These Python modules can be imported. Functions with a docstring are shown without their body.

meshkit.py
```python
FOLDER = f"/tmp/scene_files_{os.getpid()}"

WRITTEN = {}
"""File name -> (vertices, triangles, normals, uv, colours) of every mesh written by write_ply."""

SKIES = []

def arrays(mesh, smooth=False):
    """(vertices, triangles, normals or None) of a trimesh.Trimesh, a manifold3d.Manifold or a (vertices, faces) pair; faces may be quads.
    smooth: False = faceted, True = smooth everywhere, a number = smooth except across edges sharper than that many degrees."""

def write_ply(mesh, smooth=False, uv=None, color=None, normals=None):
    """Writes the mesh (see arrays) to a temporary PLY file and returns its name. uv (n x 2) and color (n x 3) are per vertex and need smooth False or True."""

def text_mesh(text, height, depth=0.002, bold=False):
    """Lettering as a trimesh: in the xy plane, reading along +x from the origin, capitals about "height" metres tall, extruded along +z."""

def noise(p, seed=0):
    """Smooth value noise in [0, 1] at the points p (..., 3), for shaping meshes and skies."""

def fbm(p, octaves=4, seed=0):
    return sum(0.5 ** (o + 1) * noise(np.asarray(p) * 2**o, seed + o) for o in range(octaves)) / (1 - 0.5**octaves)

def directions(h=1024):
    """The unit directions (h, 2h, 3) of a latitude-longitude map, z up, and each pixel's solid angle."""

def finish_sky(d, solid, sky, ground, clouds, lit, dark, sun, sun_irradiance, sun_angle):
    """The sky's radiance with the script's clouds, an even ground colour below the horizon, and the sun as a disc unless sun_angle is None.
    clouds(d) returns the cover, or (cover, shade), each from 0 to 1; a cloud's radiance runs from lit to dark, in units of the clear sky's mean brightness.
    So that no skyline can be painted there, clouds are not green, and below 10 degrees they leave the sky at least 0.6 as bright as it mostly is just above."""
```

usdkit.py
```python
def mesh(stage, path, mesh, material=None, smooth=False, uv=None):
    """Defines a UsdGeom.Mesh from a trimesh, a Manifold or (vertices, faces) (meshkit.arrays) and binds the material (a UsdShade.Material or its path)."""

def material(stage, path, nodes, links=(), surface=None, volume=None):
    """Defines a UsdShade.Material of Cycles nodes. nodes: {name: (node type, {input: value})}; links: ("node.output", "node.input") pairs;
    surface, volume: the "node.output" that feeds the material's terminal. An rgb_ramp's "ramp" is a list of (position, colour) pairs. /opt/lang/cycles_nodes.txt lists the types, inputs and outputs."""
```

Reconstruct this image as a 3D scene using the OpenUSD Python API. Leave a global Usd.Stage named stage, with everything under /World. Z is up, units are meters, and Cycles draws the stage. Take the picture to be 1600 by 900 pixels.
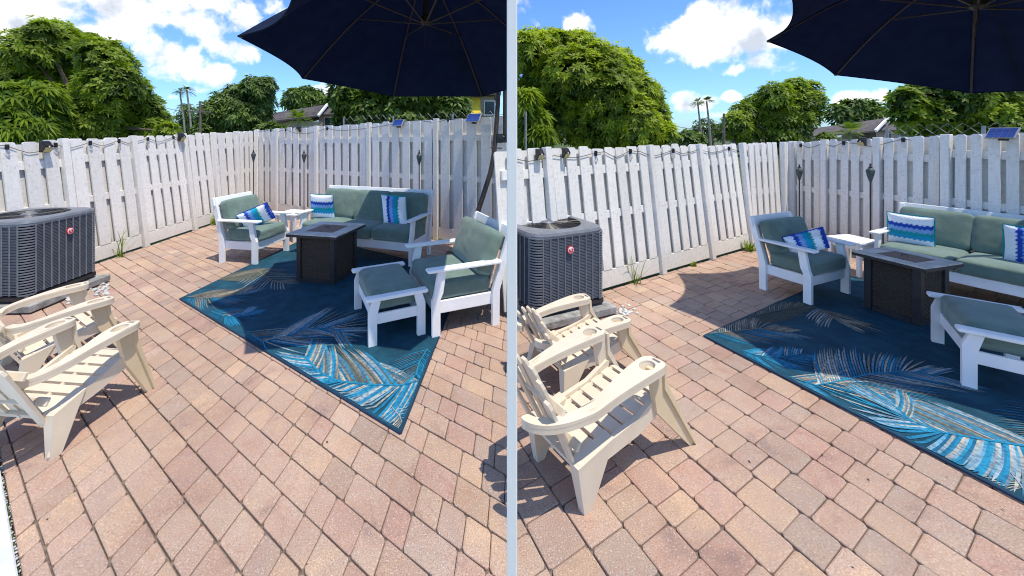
import math, random
import numpy as np, trimesh, usdkit, meshkit
from scipy.interpolate import CubicSpline
from pxr import Usd, UsdGeom, UsdLux, UsdShade, Gf, Sdf, Vt

stage = Usd.Stage.CreateInMemory()
UsdGeom.SetStageUpAxis(stage, UsdGeom.Tokens.z)
UsdGeom.SetStageMetersPerUnit(stage, 1.0)
UsdGeom.Xform.Define(stage, '/World')
UsdGeom.Scope.Define(stage, '/World/Looks')
rng = np.random.default_rng(11)
PI = math.pi

# ------------------------------------------------------------------ camera
EYE, FOC, PX, PY = 1.85, 600.0, 750.0, 211.0          # eye height; focal length and principal point in 1600 x 900 units
cam = UsdGeom.Camera.Define(stage, '/World/camera')
cam.CreateHorizontalApertureAttr(36.0); cam.CreateVerticalApertureAttr(20.25)
cam.CreateFocalLengthAttr(FOC / 1600 * 36.0)
cam.CreateHorizontalApertureOffsetAttr((800 - PX) * 36 / 1600)
cam.CreateVerticalApertureOffsetAttr(-(450 - PY) * 36 / 1600)
cam.CreateClippingRangeAttr(Gf.Vec2f(0.05, 3000))
cam.AddTranslateOp().Set(Gf.Vec3d(0, 0, EYE)); cam.AddRotateXOp().Set(90.0)
cam.CreateExposureAttr(0.93)

# ------------------------------------------------------------------ sun and sky
SUN_AZ, SUN_EL = math.radians(130), math.radians(72)
SUN = np.array([math.cos(SUN_EL) * math.sin(SUN_AZ), math.cos(SUN_EL) * math.cos(SUN_AZ), math.sin(SUN_EL)])
sun = UsdLux.DistantLight.Define(stage, '/World/sun')
sun.CreateNormalizeAttr(True); sun.CreateIntensityAttr(0.66); sun.CreateAngleAttr(0.5); sun.CreateColorAttr(Gf.Vec3f(1.0, 0.93, 0.82))
_x = np.cross([0, 0, 1.0], SUN); _x /= np.linalg.norm(_x); _y = np.cross(SUN, _x)
sun.AddTransformOp().Set(Gf.Matrix4d(*_x, 0, *_y, 0, *SUN, 0, 0, 0, 20, 1))

def direction(u, v):
    d = np.array([(u - PX) / FOC, 1.0, (PY - v) / FOC]); return d / np.linalg.norm(d)
# the clouds of the day, each an uneven lump of cloud seen in one direction: (place, half width, half height, weight)
CLOUDS = [(45, 22, 150, 55, 1.0), (165, 38, 62, 42, 1.0), (262, 88, 62, 40, .95), (305, 118, 50, 22, .85), (345, 112, 24, 16, .95), (300, 138, 34, 11, .75),
          (300, 22, 42, 30, .85), (372, 30, 34, 40, .75), (372, 82, 38, 22, .85), (512, 142, 32, 18, .8), (270, 152, 18, 8, .7), (430, 8, 30, 20, .7),
          (1118, 50, 100, 52, .98), (1062, 66, 52, 34, .9), (1200, 98, 46, 24, .85), (1150, 108, 30, 14, .7), (905, 32, 30, 30, .8), (812, 8, 22, 16, .8),
          (1078, 160, 38, 20, .85), (1146, 150, 18, 11, .8), (1110, 182, 40, 10, .7), (1335, 157, 46, 18, .85), (1378, 150, 22, 16, .8), (1183, 145, 14, 8, .7), (1215, 62, 34, 30, .85)]
def sky_material():
    N, Lk = {}, []
    N['sky'] = ('sky_texture', {'sky_type': 'single_scattering', 'sun_disc': False, 'sun_elevation': SUN_EL, 'sun_rotation': math.atan2(SUN[0], SUN[1]), 'altitude': 10.0, 'air_density': 1.0, 'aerosol_density': 0.6, 'ozone_density': 2.2})
    N['tc'] = ('texture_coordinate', {})
    last = None
    for i, (u, v, a, b, w) in enumerate(CLOUDS):
        c = direction(u, v); t1 = np.cross(c, [0, 0, 1.0]); t1 /= np.linalg.norm(t1); t2 = np.cross(t1, c)
        k = np.linalg.norm([(u - PX) / FOC, 1, (PY - v) / FOC]); sa, sb = a / FOC / k / k ** .6, b / FOC / k
        for nm, t in (('a', t1 / sa), ('b', t2 / sb), ('c', c)):
            N[f'{nm}{i}'] = ('vector_math', {'math_type': 'dot_product', 'vector2': tuple(t)}); Lk.append(('tc.generated', f'{nm}{i}.vector1'))
        N[f'aa{i}'] = ('math', {'math_type': 'multiply'}); Lk += [(f'a{i}.value', f'aa{i}.value1'), (f'a{i}.value', f'aa{i}.value2')]
        N[f'r{i}'] = ('math', {'math_type': 'multiply_add'}); Lk += [(f'b{i}.value', f'r{i}.value1'), (f'b{i}.value', f'r{i}.value2'), (f'aa{i}.value', f'r{i}.value3')]
        N[f's{i}'] = ('math', {'math_type': 'multiply_add', 'value2': -.42, 'value3': w}); Lk.append((f'r{i}.value', f's{i}.value1'))
        N[f'f{i}'] = ('math', {'math_type': 'greater_than', 'value2': 0.3}); Lk.append((f'c{i}.value', f'f{i}.value1'))
        N[f'm{i}'] = ('math', {'math_type': 'multiply'}); Lk += [(f's{i}.value', f'm{i}.value1'), (f'f{i}.value', f'm{i}.value2')]
        if last is None: last = f'm{i}.value'
        else:
            N[f'x{i}'] = ('math', {'math_type': 'smoothmax', 'value3': 0.12}); Lk += [(last, f'x{i}.value1'), (f'm{i}.value', f'x{i}.value2')]; last = f'x{i}.value'
    N['big'] = ('noise_texture', {'scale': 2.6, 'detail': 3.0, 'roughness': .5}); N['bo'] = ('vector_math', {'math_type': 'add', 'vector2': (3.0, 1.0, 0.0)}); Lk += [('tc.generated', 'bo.vector1'), ('bo.vector', 'big.vector')]
    N['bigr'] = ('map_range', {'from_min': .455, 'from_max': .66, 'to_min': 0.0, 'to_max': .95, 'clamp': True}); Lk.append(('big.fac', 'bigr.value'))
    N['all'] = ('math', {'math_type': 'maximum'}); Lk += [(last, 'all.value1'), ('bigr.result', 'all.value2')]
    N['fine'] = ('noise_texture', {'scale': 17.0, 'detail': 9.0, 'roughness': .58, 'distortion': .25}); Lk.append(('tc.generated', 'fine.vector'))
    N['fo'] = ('math', {'math_type': 'multiply_add', 'value2': 1.9, 'value3': -1.0}); Lk.append(('fine.fac', 'fo.value1'))
    N['dens'] = ('math', {'math_type': 'add'}); Lk += [('all.value', 'dens.value1'), ('fo.value', 'dens.value2')]
    N['mask'] = ('map_range', {'range_type': 'smoothstep', 'from_min': .42, 'from_max': .86, 'to_min': 0.0, 'to_max': .97, 'clamp': True}); Lk.append(('dens.value', 'mask.value'))
    N['off'] = ('vector_math', {'math_type': 'add', 'vector2': (.012, -.01, .03)}); Lk.append(('tc.generated', 'off.vector1'))
    N['relief'] = ('noise_texture', {'scale': 11.0, 'detail': 6.0, 'roughness': .55}); Lk.append(('off.vector', 'relief.vector'))
    N['tone'] = ('rgb_ramp', {'ramp': [(.34, (.42, .48, .58)), (.47, (.74, .79, .86)), (.60, (1.0, 1.0, 1.0))]}); Lk.append(('relief.fac', 'tone.fac'))
    N['lit'] = ('mix_color', {'blend_type': 'multiply', 'fac': 1.0, 'b': (5.9, 5.55, 5.2), 'use_clamp': False}); Lk.append(('tone.color', 'lit.a'))
    N['blue'] = ('mix_color', {'blend_type': 'multiply', 'fac': 1.0, 'b': (.40, .585, .82), 'use_clamp': False}); Lk.append(('sky.color', 'blue.a'))
    N['mixc'] = ('mix_color', {'blend_type': 'mix', 'use_clamp': False}); Lk += [('mask.result', 'mixc.fac'), ('blue.result', 'mixc.a'), ('lit.result', 'mixc.b')]
    N['bg'] = ('background_shader', {'strength': 0.15}); Lk.append(('mixc.result', 'bg.color'))
    return usdkit.material(stage, '/World/Looks/sky_look', N, Lk, surface='bg.background')
dome = UsdLux.DomeLight.Define(stage, '/World/sky')
dome.CreateIntensityAttr(1.0)
UsdShade.MaterialBindingAPI.Apply(dome.GetPrim()).Bind(sky_material())
dome.GetPrim().SetCustomDataByKey('kind', 'structure')
dome.GetPrim().SetCustomDataByKey('label', 'blue summer sky with white cumulus clouds'); dome.GetPrim().SetCustomDataByKey('category', 'sky')

# ------------------------------------------------------------------ places
def at(u, v, Z):   # a point seen at (u, v) that stands Z metres down the yard
    return np.array([(u - PX) / FOC * Z, Z, EYE - (v - PY) / FOC * Z])
def gp(u, v):
    Z = EYE * FOC / (v - PY); return np.array([(u - PX) / FOC * Z, Z, 0.0])
DIV = (800 - PX) / FOC                                  # the line that parts the two patios: X = DIV * Y
CUT_N = np.array([1.0, -DIV, 0]) / math.hypot(1, DIV)

# ------------------------------------------------------------------ materials
M = {}
def mat(name, nodes, links, surface='p.BSDF'):
    M[name] = usdkit.material(stage, '/World/Looks/' + name, nodes, links, surface=surface); return M[name]
def paint(name, c1, c2, scale=6.0, rough=.5, bump=.15, bscale=60., detail=5., spec=.4, extra=None, coords='object', stretch=(1, 1, 1), vary=0.0, lo=.35, hi=.68):
    N = {'tc': ('texture_coordinate', {}), 'mp': ('mapping', {'scale': stretch}),
         'n': ('noise_texture', {'scale': scale, 'detail': detail, 'roughness': .6}),
         'r': ('rgb_ramp', {'ramp': [(lo, c1), (hi, c2)]}),
         'bn': ('noise_texture', {'scale': bscale, 'detail': 4.0}),
         'b': ('bump', {'strength': bump, 'distance': .01}),
         'p': ('principled_bsdf', {'roughness': rough, 'specular_ior_level': spec, **(extra or {})})}
    Lk = [(f'tc.{coords}', 'mp.vector'), ('mp.vector', 'n.vector'), ('mp.vector', 'bn.vector'), ('n.fac', 'r.fac'), ('bn.fac', 'b.height'), ('b.normal', 'p.normal')]
    if vary:
        N['oi'] = ('object_info', {}); N['vr'] = ('map_range', {'from_min': 0., 'from_max': 1., 'to_min': 1 - vary, 'to_max': 1.0})
        N['mm'] = ('mix_color', {'blend_type': 'multiply', 'fac': 1.0}); Lk += [('oi.random', 'vr.value'), ('r.color', 'mm.a'), ('vr.result', 'mm.b'), ('mm.result', 'p.base_color')]
    else: Lk.append(('r.color', 'p.base_color'))
    return mat(name, N, Lk)

paint('white_plastic', (.80, .80, .775), (.88, .875, .85), scale=5, rough=.42, bump=.05, bscale=90)
paint('cream_resin', (.62, .52, .385), (.68, .585, .445), scale=4, rough=.5, bump=.06, bscale=120, spec=.35)
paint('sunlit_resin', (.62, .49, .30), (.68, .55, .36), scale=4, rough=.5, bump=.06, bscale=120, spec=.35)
paint('sage_fabric', (.118, .176, .143), (.158, .222, .182), scale=9, rough=.9, bump=.25, bscale=420, spec=.15, extra={'sheen_weight': .25, 'sheen_roughness': .5})
paint('grey_metal', (.115, .125, .145), (.15, .16, .18), scale=14, rough=.42, bump=.04, bscale=150, spec=.5)
paint('light_grey_metal', (.20, .215, .23), (.26, .275, .29), scale=14, rough=.4, bump=.04, bscale=150)
paint('mid_grey_metal', (.145, .155, .17), (.185, .195, .21), scale=14, rough=.42)
paint('dark_metal', (.018, .018, .02), (.032, .03, .03), scale=14, rough=.4, bump=.06, bscale=150)
paint('black_void', (.006, .006, .007), (.01, .01, .011), rough=.8)
paint('bronze_metal', (.035, .027, .022), (.06, .046, .038), scale=20, rough=.4, bump=.1, bscale=150)
paint('concrete', (.17, .165, .15), (.40, .39, .37), scale=9, rough=.9, bump=.5, bscale=70, detail=8)
paint('pale_concrete', (.50, .52, .53), (.66, .675, .68), scale=5, rough=.9, bump=.35, bscale=70, detail=8)
paint('joint_sand', (.11, .085, .065), (.24, .19, .15), scale=40, rough=.95, bump=.6, bscale=200)
paint('white_stone', (.42, .41, .38), (.70, .69, .66), scale=30, rough=.7, vary=.2)
paint('bark', (.07, .052, .036), (.17, .13, .095), scale=16, rough=.95, bump=.8, bscale=40, stretch=(1, 1, .25))
paint('palm_bark', (.20, .175, .15), (.34, .30, .26), scale=10, rough=.95, bump=.6, bscale=30)
paint('roof_shingle', (.066, .056, .055), (.115, .10, .095), scale=3, rough=.9, bump=.4, bscale=16)
paint('tan_wall', (.36, .29, .21), (.45, .37, .28), scale=1.5, rough=.9)
paint('pink_wall', (.42, .30, .25), (.50, .37, .31), scale=1.5, rough=.9)
paint('yellow_cloth', (.62, .42, .02), (.80, .58, .05), scale=3, rough=.8)
paint('white_trim', (.72, .70, .66), (.80, .79, .76), scale=5, rough=.6)
paint('window_dark', (.02, .024, .03), (.05, .055, .06), scale=1.2, rough=.12)
paint('wood_pole', (.11, .085, .065), (.20, .16, .125), scale=8, rough=.95, stretch=(1, 1, .1))
mat('navy_canvas', {'tc': ('texture_coordinate', {}), 'n': ('noise_texture', {'scale': 7., 'detail': 5.}), 'r': ('rgb_ramp', {'ramp': [(.35, (.009, .018, .048)), (.65, (.015, .028, .068))]}), 'bn': ('noise_texture', {'scale': 9., 'detail': 3.}), 'b': ('bump', {'strength': .35, 'distance': .02}),
    'p': ('principled_bsdf', {'roughness': .85, 'specular_ior_level': .2}), 't': ('translucent_bsdf', {'color': (.022, .055, .17)}), 'm': ('mix_closure', {'fac': .4})},
    [('tc.object', 'n.vector'), ('tc.object', 'bn.vector'), ('n.fac', 'r.fac'), ('r.color', 'p.base_color'), ('bn.fac', 'b.height'), ('b.normal', 'p.normal'), ('p.BSDF', 'm.closure1'), ('t.BSDF', 'm.closure2')], surface='m.closure')
paint('slate_top', (.44, .395, .34), (.70, .64, .565), scale=7, rough=.55, bump=.25, bscale=60, detail=9, lo=.36, hi=.66, vary=.12)
paint('rust_brown', (.075, .034, .022), (.20, .10, .065), scale=5, rough=.5, bump=.2, bscale=40, detail=8)
paint('wicker', (.026, .018, .012), (.085, .060, .042), scale=60, rough=.55, bump=.5, bscale=160, stretch=(1, 1, 3))
paint('torch_metal', (.03, .045, .045), (.07, .095, .09), scale=30, rough=.5)
paint('solar_blue', (.012, .03, .16), (.025, .06, .28), scale=4, rough=.15, spec=.8)
paint('lamp_yellow', (.36, .31, .12), (.55, .48, .22), scale=60, rough=.3)
paint('badge_red', (.50, .022, .035), (.60, .03, .045), rough=.3)
paint('badge_white', (.78, .74, .74), (.84, .82, .82), rough=.3)
paint('grey_wire', (.20, .20, .195), (.30, .30, .29), scale=30, rough=.45)
paint('cable_black', (.012, .012, .013), (.022, .022, .023), rough=.6)
paint('vinyl_white', (.92, .87, .80), (.93, .885, .82), rough=.35, bump=.02)
paint('soil_grass', (.045, .065, .018), (.10, .125, .035), scale=2.5, rough=1.0, bump=1.0, bscale=40, detail=9)
paint('nail_grey', (.26, .25, .24), (.42, .41, .40), scale=60)
paint('grey_outlet', (.60, .61, .60), (.66, .67, .66), rough=.4)
mat('bulb_glass', {'t': ('transparent_bsdf', {'color': (.96, .96, .95)}), 'g': ('glossy_bsdf', {'roughness': .05, 'color': (.9, .9, .9)}), 'f': ('fresnel', {}), 'm': ('mix_closure', {})},
    [('f.fac', 'm.fac'), ('t.BSDF', 'm.closure1'), ('g.BSDF', 'm.closure2')], surface='m.closure')
# weathered white fence paint: grain along the board, knots, grey dirt
mat('fence_paint', {'tc': ('texture_coordinate', {}), 'mp': ('mapping', {'scale': (1, 1, .08)}), 'oi': ('object_info', {}),
    'sh': ('vector_math', {'math_type': 'multiply_add', 'vector2': (7.3, 5.1, 9.7)}),
    'grain': ('noise_texture', {'scale': 55., 'detail': 5., 'roughness': .6}), 'dirt': ('noise_texture', {'scale': 3.2, 'detail': 7., 'roughness': .66}), 'knot': ('voronoi_texture', {'scale': 5.5, 'randomness': 1.}),
    'dr': ('rgb_ramp', {'ramp': [(.28, (.65, .61, .54)), (.45, (.80, .762, .70)), (.66, (.845, .81, .75))]}),
    'kr': ('rgb_ramp', {'ramp': [(.0, (.50, .49, .48)), (.035, (.72, .71, .70)), (.06, (1, 1, 1))]}),
    'gr': ('rgb_ramp', {'ramp': [(.3, (.90, .90, .89)), (.6, (1, 1, 1))]}), 'vr': ('map_range', {'from_min': 0., 'from_max': 1., 'to_min': .90, 'to_max': 1.03}),
    'm1': ('mix_color', {'blend_type': 'multiply', 'fac': 1.}), 'm2': ('mix_color', {'blend_type': 'multiply', 'fac': 1.}), 'm3': ('mix_color', {'blend_type': 'multiply', 'fac': 1.}),
    'sz': ('separate_xyz', {}), 'gz': ('map_range', {'from_min': .42, 'from_max': .04, 'to_min': 0., 'to_max': .75, 'clamp': True}), 'gn': ('noise_texture', {'scale': 9., 'detail': 6., 'roughness': .7}), 'gm': ('math', {'math_type': 'multiply'}), 'm4': ('mix_color', {'b': (.34, .315, .235)}),
    'b': ('bump', {'strength': .35, 'distance': .004}), 'p': ('principled_bsdf', {'roughness': .62, 'specular_ior_level': .3})},
    [('tc.object', 'sz.vector'), ('sz.z', 'gz.value'), ('sh.vector', 'gn.vector'), ('gz.result', 'gm.value1'), ('gn.fac', 'gm.value2'), ('gm.value', 'm4.fac'), ('m3.result', 'm4.a'), ('tc.object', 'sh.vector1'), ('oi.random', 'sh.vector3'), ('sh.vector', 'dirt.vector'), ('tc.object', 'mp.vector'), ('mp.vector', 'grain.vector'), ('tc.object', 'knot.vector'), ('dirt.fac', 'dr.fac'), ('knot.distance', 'kr.fac'), ('grain.fac', 'gr.fac'), ('oi.random', 'vr.value'),
     ('dr.color', 'm1.a'), ('kr.color', 'm1.b'), ('m1.result', 'm2.a'), ('gr.color', 'm2.b'), ('m2.result', 'm3.a'), ('vr.result', 'm3.b'), ('m4.result', 'p.base_color'), ('grain.fac', 'b.height'), ('b.normal', 'p.normal')])
# tumbled concrete pavers: each has its own tone (primvar), cloudy blotches, pale chips
mat('paver', {'at': ('attribute', {'attribute': 'tone'}), 'tc': ('geometry', {}),
    'sh': ('vector_math', {'math_type': 'multiply_add', 'vector2': (1, 1, 1)}), 'cl': ('noise_texture', {'scale': 3.4, 'detail': 5., 'roughness': .6, 'distortion': .8}),
    'chip': ('voronoi_texture', {'scale': 70., 'randomness': 1.}), 'cr': ('rgb_ramp', {'ramp': [(.0, (1, 1, 1)), (.14, (.6, .6, .6)), (.24, (0, 0, 0))]}),
    'sp': ('noise_texture', {'scale': 150., 'detail': 5., 'roughness': .75}), 'sr': ('rgb_ramp', {'ramp': [(.36, (.62, .60, .59)), (.48, (.97, .97, .97)), (.56, (1.05, 1.05, 1.05)), (.66, (1.3, 1.29, 1.27))]}),
    'cr2': ('rgb_ramp', {'ramp': [(.27, (.70, .66, .69)), (.37, (.92, .84, .82)), (.43, (1.02, .92, .86)), (.50, (1.0, .97, .95)), (.60, (1.06, 1.0, .93)), (.74, (1.2, 1.12, .96))]}),
    'wear': ('noise_texture', {'scale': 1.1, 'detail': 6., 'roughness': .6}), 'wr': ('rgb_ramp', {'ramp': [(.3, (.84, .83, .82)), (.6, (1.04, 1.04, 1.04))]}),
    'm1': ('mix_color', {'blend_type': 'multiply', 'fac': 1., 'use_clamp': False}), 'm2': ('mix_color', {'blend_type': 'multiply', 'fac': 1., 'use_clamp': False}), 'm4': ('mix_color', {'blend_type': 'multiply', 'fac': 1., 'use_clamp': False}), 'm3': ('mix_color', {'b': (.62, .57, .50)}),
    'cm': ('math', {'math_type': 'multiply', 'value2': .8}), 'b': ('bump', {'strength': .7, 'distance': .005}), 'p': ('principled_bsdf', {'roughness': .88, 'specular_ior_level': .2})},
    [('tc.position', 'sh.vector1'), ('at.vector', 'sh.vector3'), ('sh.vector', 'cl.vector'), ('tc.position', 'chip.vector'), ('tc.position', 'sp.vector'), ('tc.position', 'wear.vector'), ('cl.fac', 'cr2.fac'), ('sp.fac', 'sr.fac'), ('wear.fac', 'wr.fac'),
     ('at.color', 'm1.a'), ('cr2.color', 'm1.b'), ('m1.result', 'm2.a'), ('sr.color', 'm2.b'), ('m2.result', 'm4.a'), ('wr.color', 'm4.b'), ('m4.result', 'm3.a'), ('chip.distance', 'cr.fac'), ('cr.color', 'cm.value1'), ('cm.value', 'm3.fac'), ('m3.result', 'p.base_color'), ('sp.fac', 'b.height'), ('b.normal', 'p.normal')])
mat('rug_pile', {'tc': ('texture_coordinate', {}), 'n': ('noise_texture', {'scale': 5., 'detail': 7., 'roughness': .7}), 'r': ('rgb_ramp', {'ramp': [(.32, (.005, .034, .052)), (.5, (.007, .054, .088)), (.7, (.014, .085, .125))]}),
    'w': ('wave_texture', {'scale': 120., 'distortion': .5}), 'b': ('bump', {'strength': .3, 'distance': .003}), 'p': ('principled_bsdf', {'roughness': .85, 'specular_ior_level': .25})},
    [('tc.object', 'n.vector'), ('tc.object', 'w.vector'), ('n.fac', 'r.fac'), ('r.color', 'p.base_color'), ('w.fac', 'b.height'), ('b.normal', 'p.normal')])
paint('rug_binding', (.004, .022, .055), (.008, .036, .08), scale=30, rough=.85)
mat('rug_print', {'at': ('attribute', {'attribute': 'tone'}), 'tc': ('texture_coordinate', {}), 'n': ('noise_texture', {'scale': 45., 'detail': 4.}), 'r': ('rgb_ramp', {'ramp': [(.34, (.6, .6, .6)), (.56, (.0, .0, .0))]}),
    'm': ('mix_color', {'blend_type': 'mix', 'b': (.006, .045, .08)}), 'p': ('principled_bsdf', {'roughness': .8, 'specular_ior_level': .25})},
    [('tc.object', 'n.vector'), ('n.fac', 'r.fac'), ('at.color', 'm.a'), ('r.color', 'm.fac'), ('m.result', 'p.base_color')])
mat('crochet', {'at': ('attribute', {'attribute': 'tone'}), 'tc': ('texture_coordinate', {}), 'n': ('voronoi_texture', {'scale': 70.}), 'b': ('bump', {'strength': .6, 'distance': .006}), 'p': ('principled_bsdf', {'roughness': .95, 'specular_ior_level': .1})},
    [('at.color', 'p.base_color'), ('tc.object', 'n.vector'), ('n.distance', 'b.height'), ('b.normal', 'p.normal')])
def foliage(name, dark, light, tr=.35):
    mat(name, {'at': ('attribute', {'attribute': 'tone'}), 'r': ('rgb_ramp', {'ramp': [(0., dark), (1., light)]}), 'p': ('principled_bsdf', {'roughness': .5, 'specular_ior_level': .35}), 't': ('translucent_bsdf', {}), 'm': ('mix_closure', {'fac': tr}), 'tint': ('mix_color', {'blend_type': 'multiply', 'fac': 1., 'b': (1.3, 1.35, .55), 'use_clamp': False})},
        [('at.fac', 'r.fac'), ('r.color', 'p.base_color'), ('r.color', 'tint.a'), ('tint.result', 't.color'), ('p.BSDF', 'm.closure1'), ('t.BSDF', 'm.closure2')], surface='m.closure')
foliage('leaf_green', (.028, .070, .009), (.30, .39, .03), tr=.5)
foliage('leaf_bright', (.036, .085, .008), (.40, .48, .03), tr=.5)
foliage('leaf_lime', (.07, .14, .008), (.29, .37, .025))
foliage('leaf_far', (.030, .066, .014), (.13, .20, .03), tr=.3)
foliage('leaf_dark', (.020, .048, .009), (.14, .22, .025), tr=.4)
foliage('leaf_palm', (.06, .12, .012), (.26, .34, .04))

# ------------------------------------------------------------------ shape helpers
_used = {}
def unique(parent, name):
    k = (parent, name); n = _used.get(k, 0); _used[k] = n + 1
    return f'{parent}/{name}' if n == 0 else f'{parent}/{name}_{n:03d}'
def say(p, label=None, cat=None, group=None, kind=None):
    for k, v in (('label', label), ('category', cat), ('group', group), ('kind', kind)):
        if v: p.SetCustomDataByKey(k, v)
    return p
class Thing:
    def __init__(s, name, label, cat, loc=(0, 0, 0), rz=0.0, group=None, kind=None, clip=0):
        s.path = unique('/World', name); x = UsdGeom.Xform.Define(stage, s.path)
        s.loc, s.rz, s.clip = np.array(loc, float), rz, clip
        x.AddTranslateOp().Set(Gf.Vec3d(*map(float, loc))); x.AddRotateZOp().Set(math.degrees(rz))
        s.prim = say(x.GetPrim(), label, cat, group, kind)
    def world(s, v):
        c, q = math.cos(s.rz), math.sin(s.rz); v = np.asarray(v, float)
        return np.stack([c * v[:, 0] - q * v[:, 1], q * v[:, 0] + c * v[:, 1], v[:, 2]], 1) + s.loc
    def local(s, w):
        w = np.asarray(w, float) - s.loc; c, q = math.cos(s.rz), math.sin(s.rz)
        return np.stack([c * w[..., 0] + q * w[..., 1], -q * w[..., 0] + c * w[..., 1], w[..., 2]], -1)
    def part(s, name, mesh, material, parent=None, smooth=False, label=None, kind=None, tone=None):
        return add(parent or s.path, name, mesh, material, smooth, label, kind, tone, s)
def clip_mesh(v, f, side, margin=0.004):
    n = CUT_N * side
    if ((v @ n) > margin).all(): return v, f
    if not ((v @ n) > margin).any(): return None, None
    t = trimesh.intersections.slice_mesh_plane(trimesh.Trimesh(v, f, process=False), n, n * margin)
    return (np.array(t.vertices), np.array(t.faces)) if len(t.faces) else (None, None)
def vf(mesh):
    if isinstance(mesh, MB): return mesh.get()
    if hasattr(mesh, 'vertices'): return np.array(mesh.vertices), np.array(mesh.faces)
    v, f = np.asarray(mesh[0], float), np.asarray(mesh[1], int)
    if f.shape[1] == 4: f = np.vstack([f[:, [0, 1, 2]], f[:, [0, 2, 3]]])
    return v, f
def add(parent, name, mesh, material, smooth=False, label=None, kind=None, tone=None, thing=None):
    v, f = vf(mesh)
    if thing is not None and thing.clip:
        w, f = clip_mesh(thing.world(v), f, thing.clip)
        if w is None: return None
        v = thing.local(w)
    path = unique(parent, name)
    m = usdkit.mesh(stage, path, (v, f), M[material], smooth=smooth)
    m.CreateDoubleSidedAttr(True)
    if tone is not None:
        tone = np.asarray(tone, np.float32)
        api = UsdGeom.PrimvarsAPI(m)
        if tone.ndim == 1 and len(tone) == 3:
            api.CreatePrimvar('tone', Sdf.ValueTypeNames.Color3fArray, 'constant').Set(Vt.Vec3fArray([Gf.Vec3f(*map(float, tone))]))
        elif tone.ndim == 2:
            api.CreatePrimvar('tone', Sdf.ValueTypeNames.Color3fArray, 'vertex').Set(Vt.Vec3fArray.FromNumpy(tone))
        else:
            api.CreatePrimvar('tone', Sdf.ValueTypeNames.FloatArray, 'vertex').Set(Vt.FloatArray.FromNumpy(tone))
    say(m.GetPrim(), label, None, None, kind)
    return path
def single(name, mesh, material, label, cat, group=None, kind=None, smooth=False, tone=None):
    p = add('/World', name, mesh, material, smooth, None, None, tone)
    say(stage.GetPrimAtPath(p), label, cat, group, kind); return p

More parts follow.
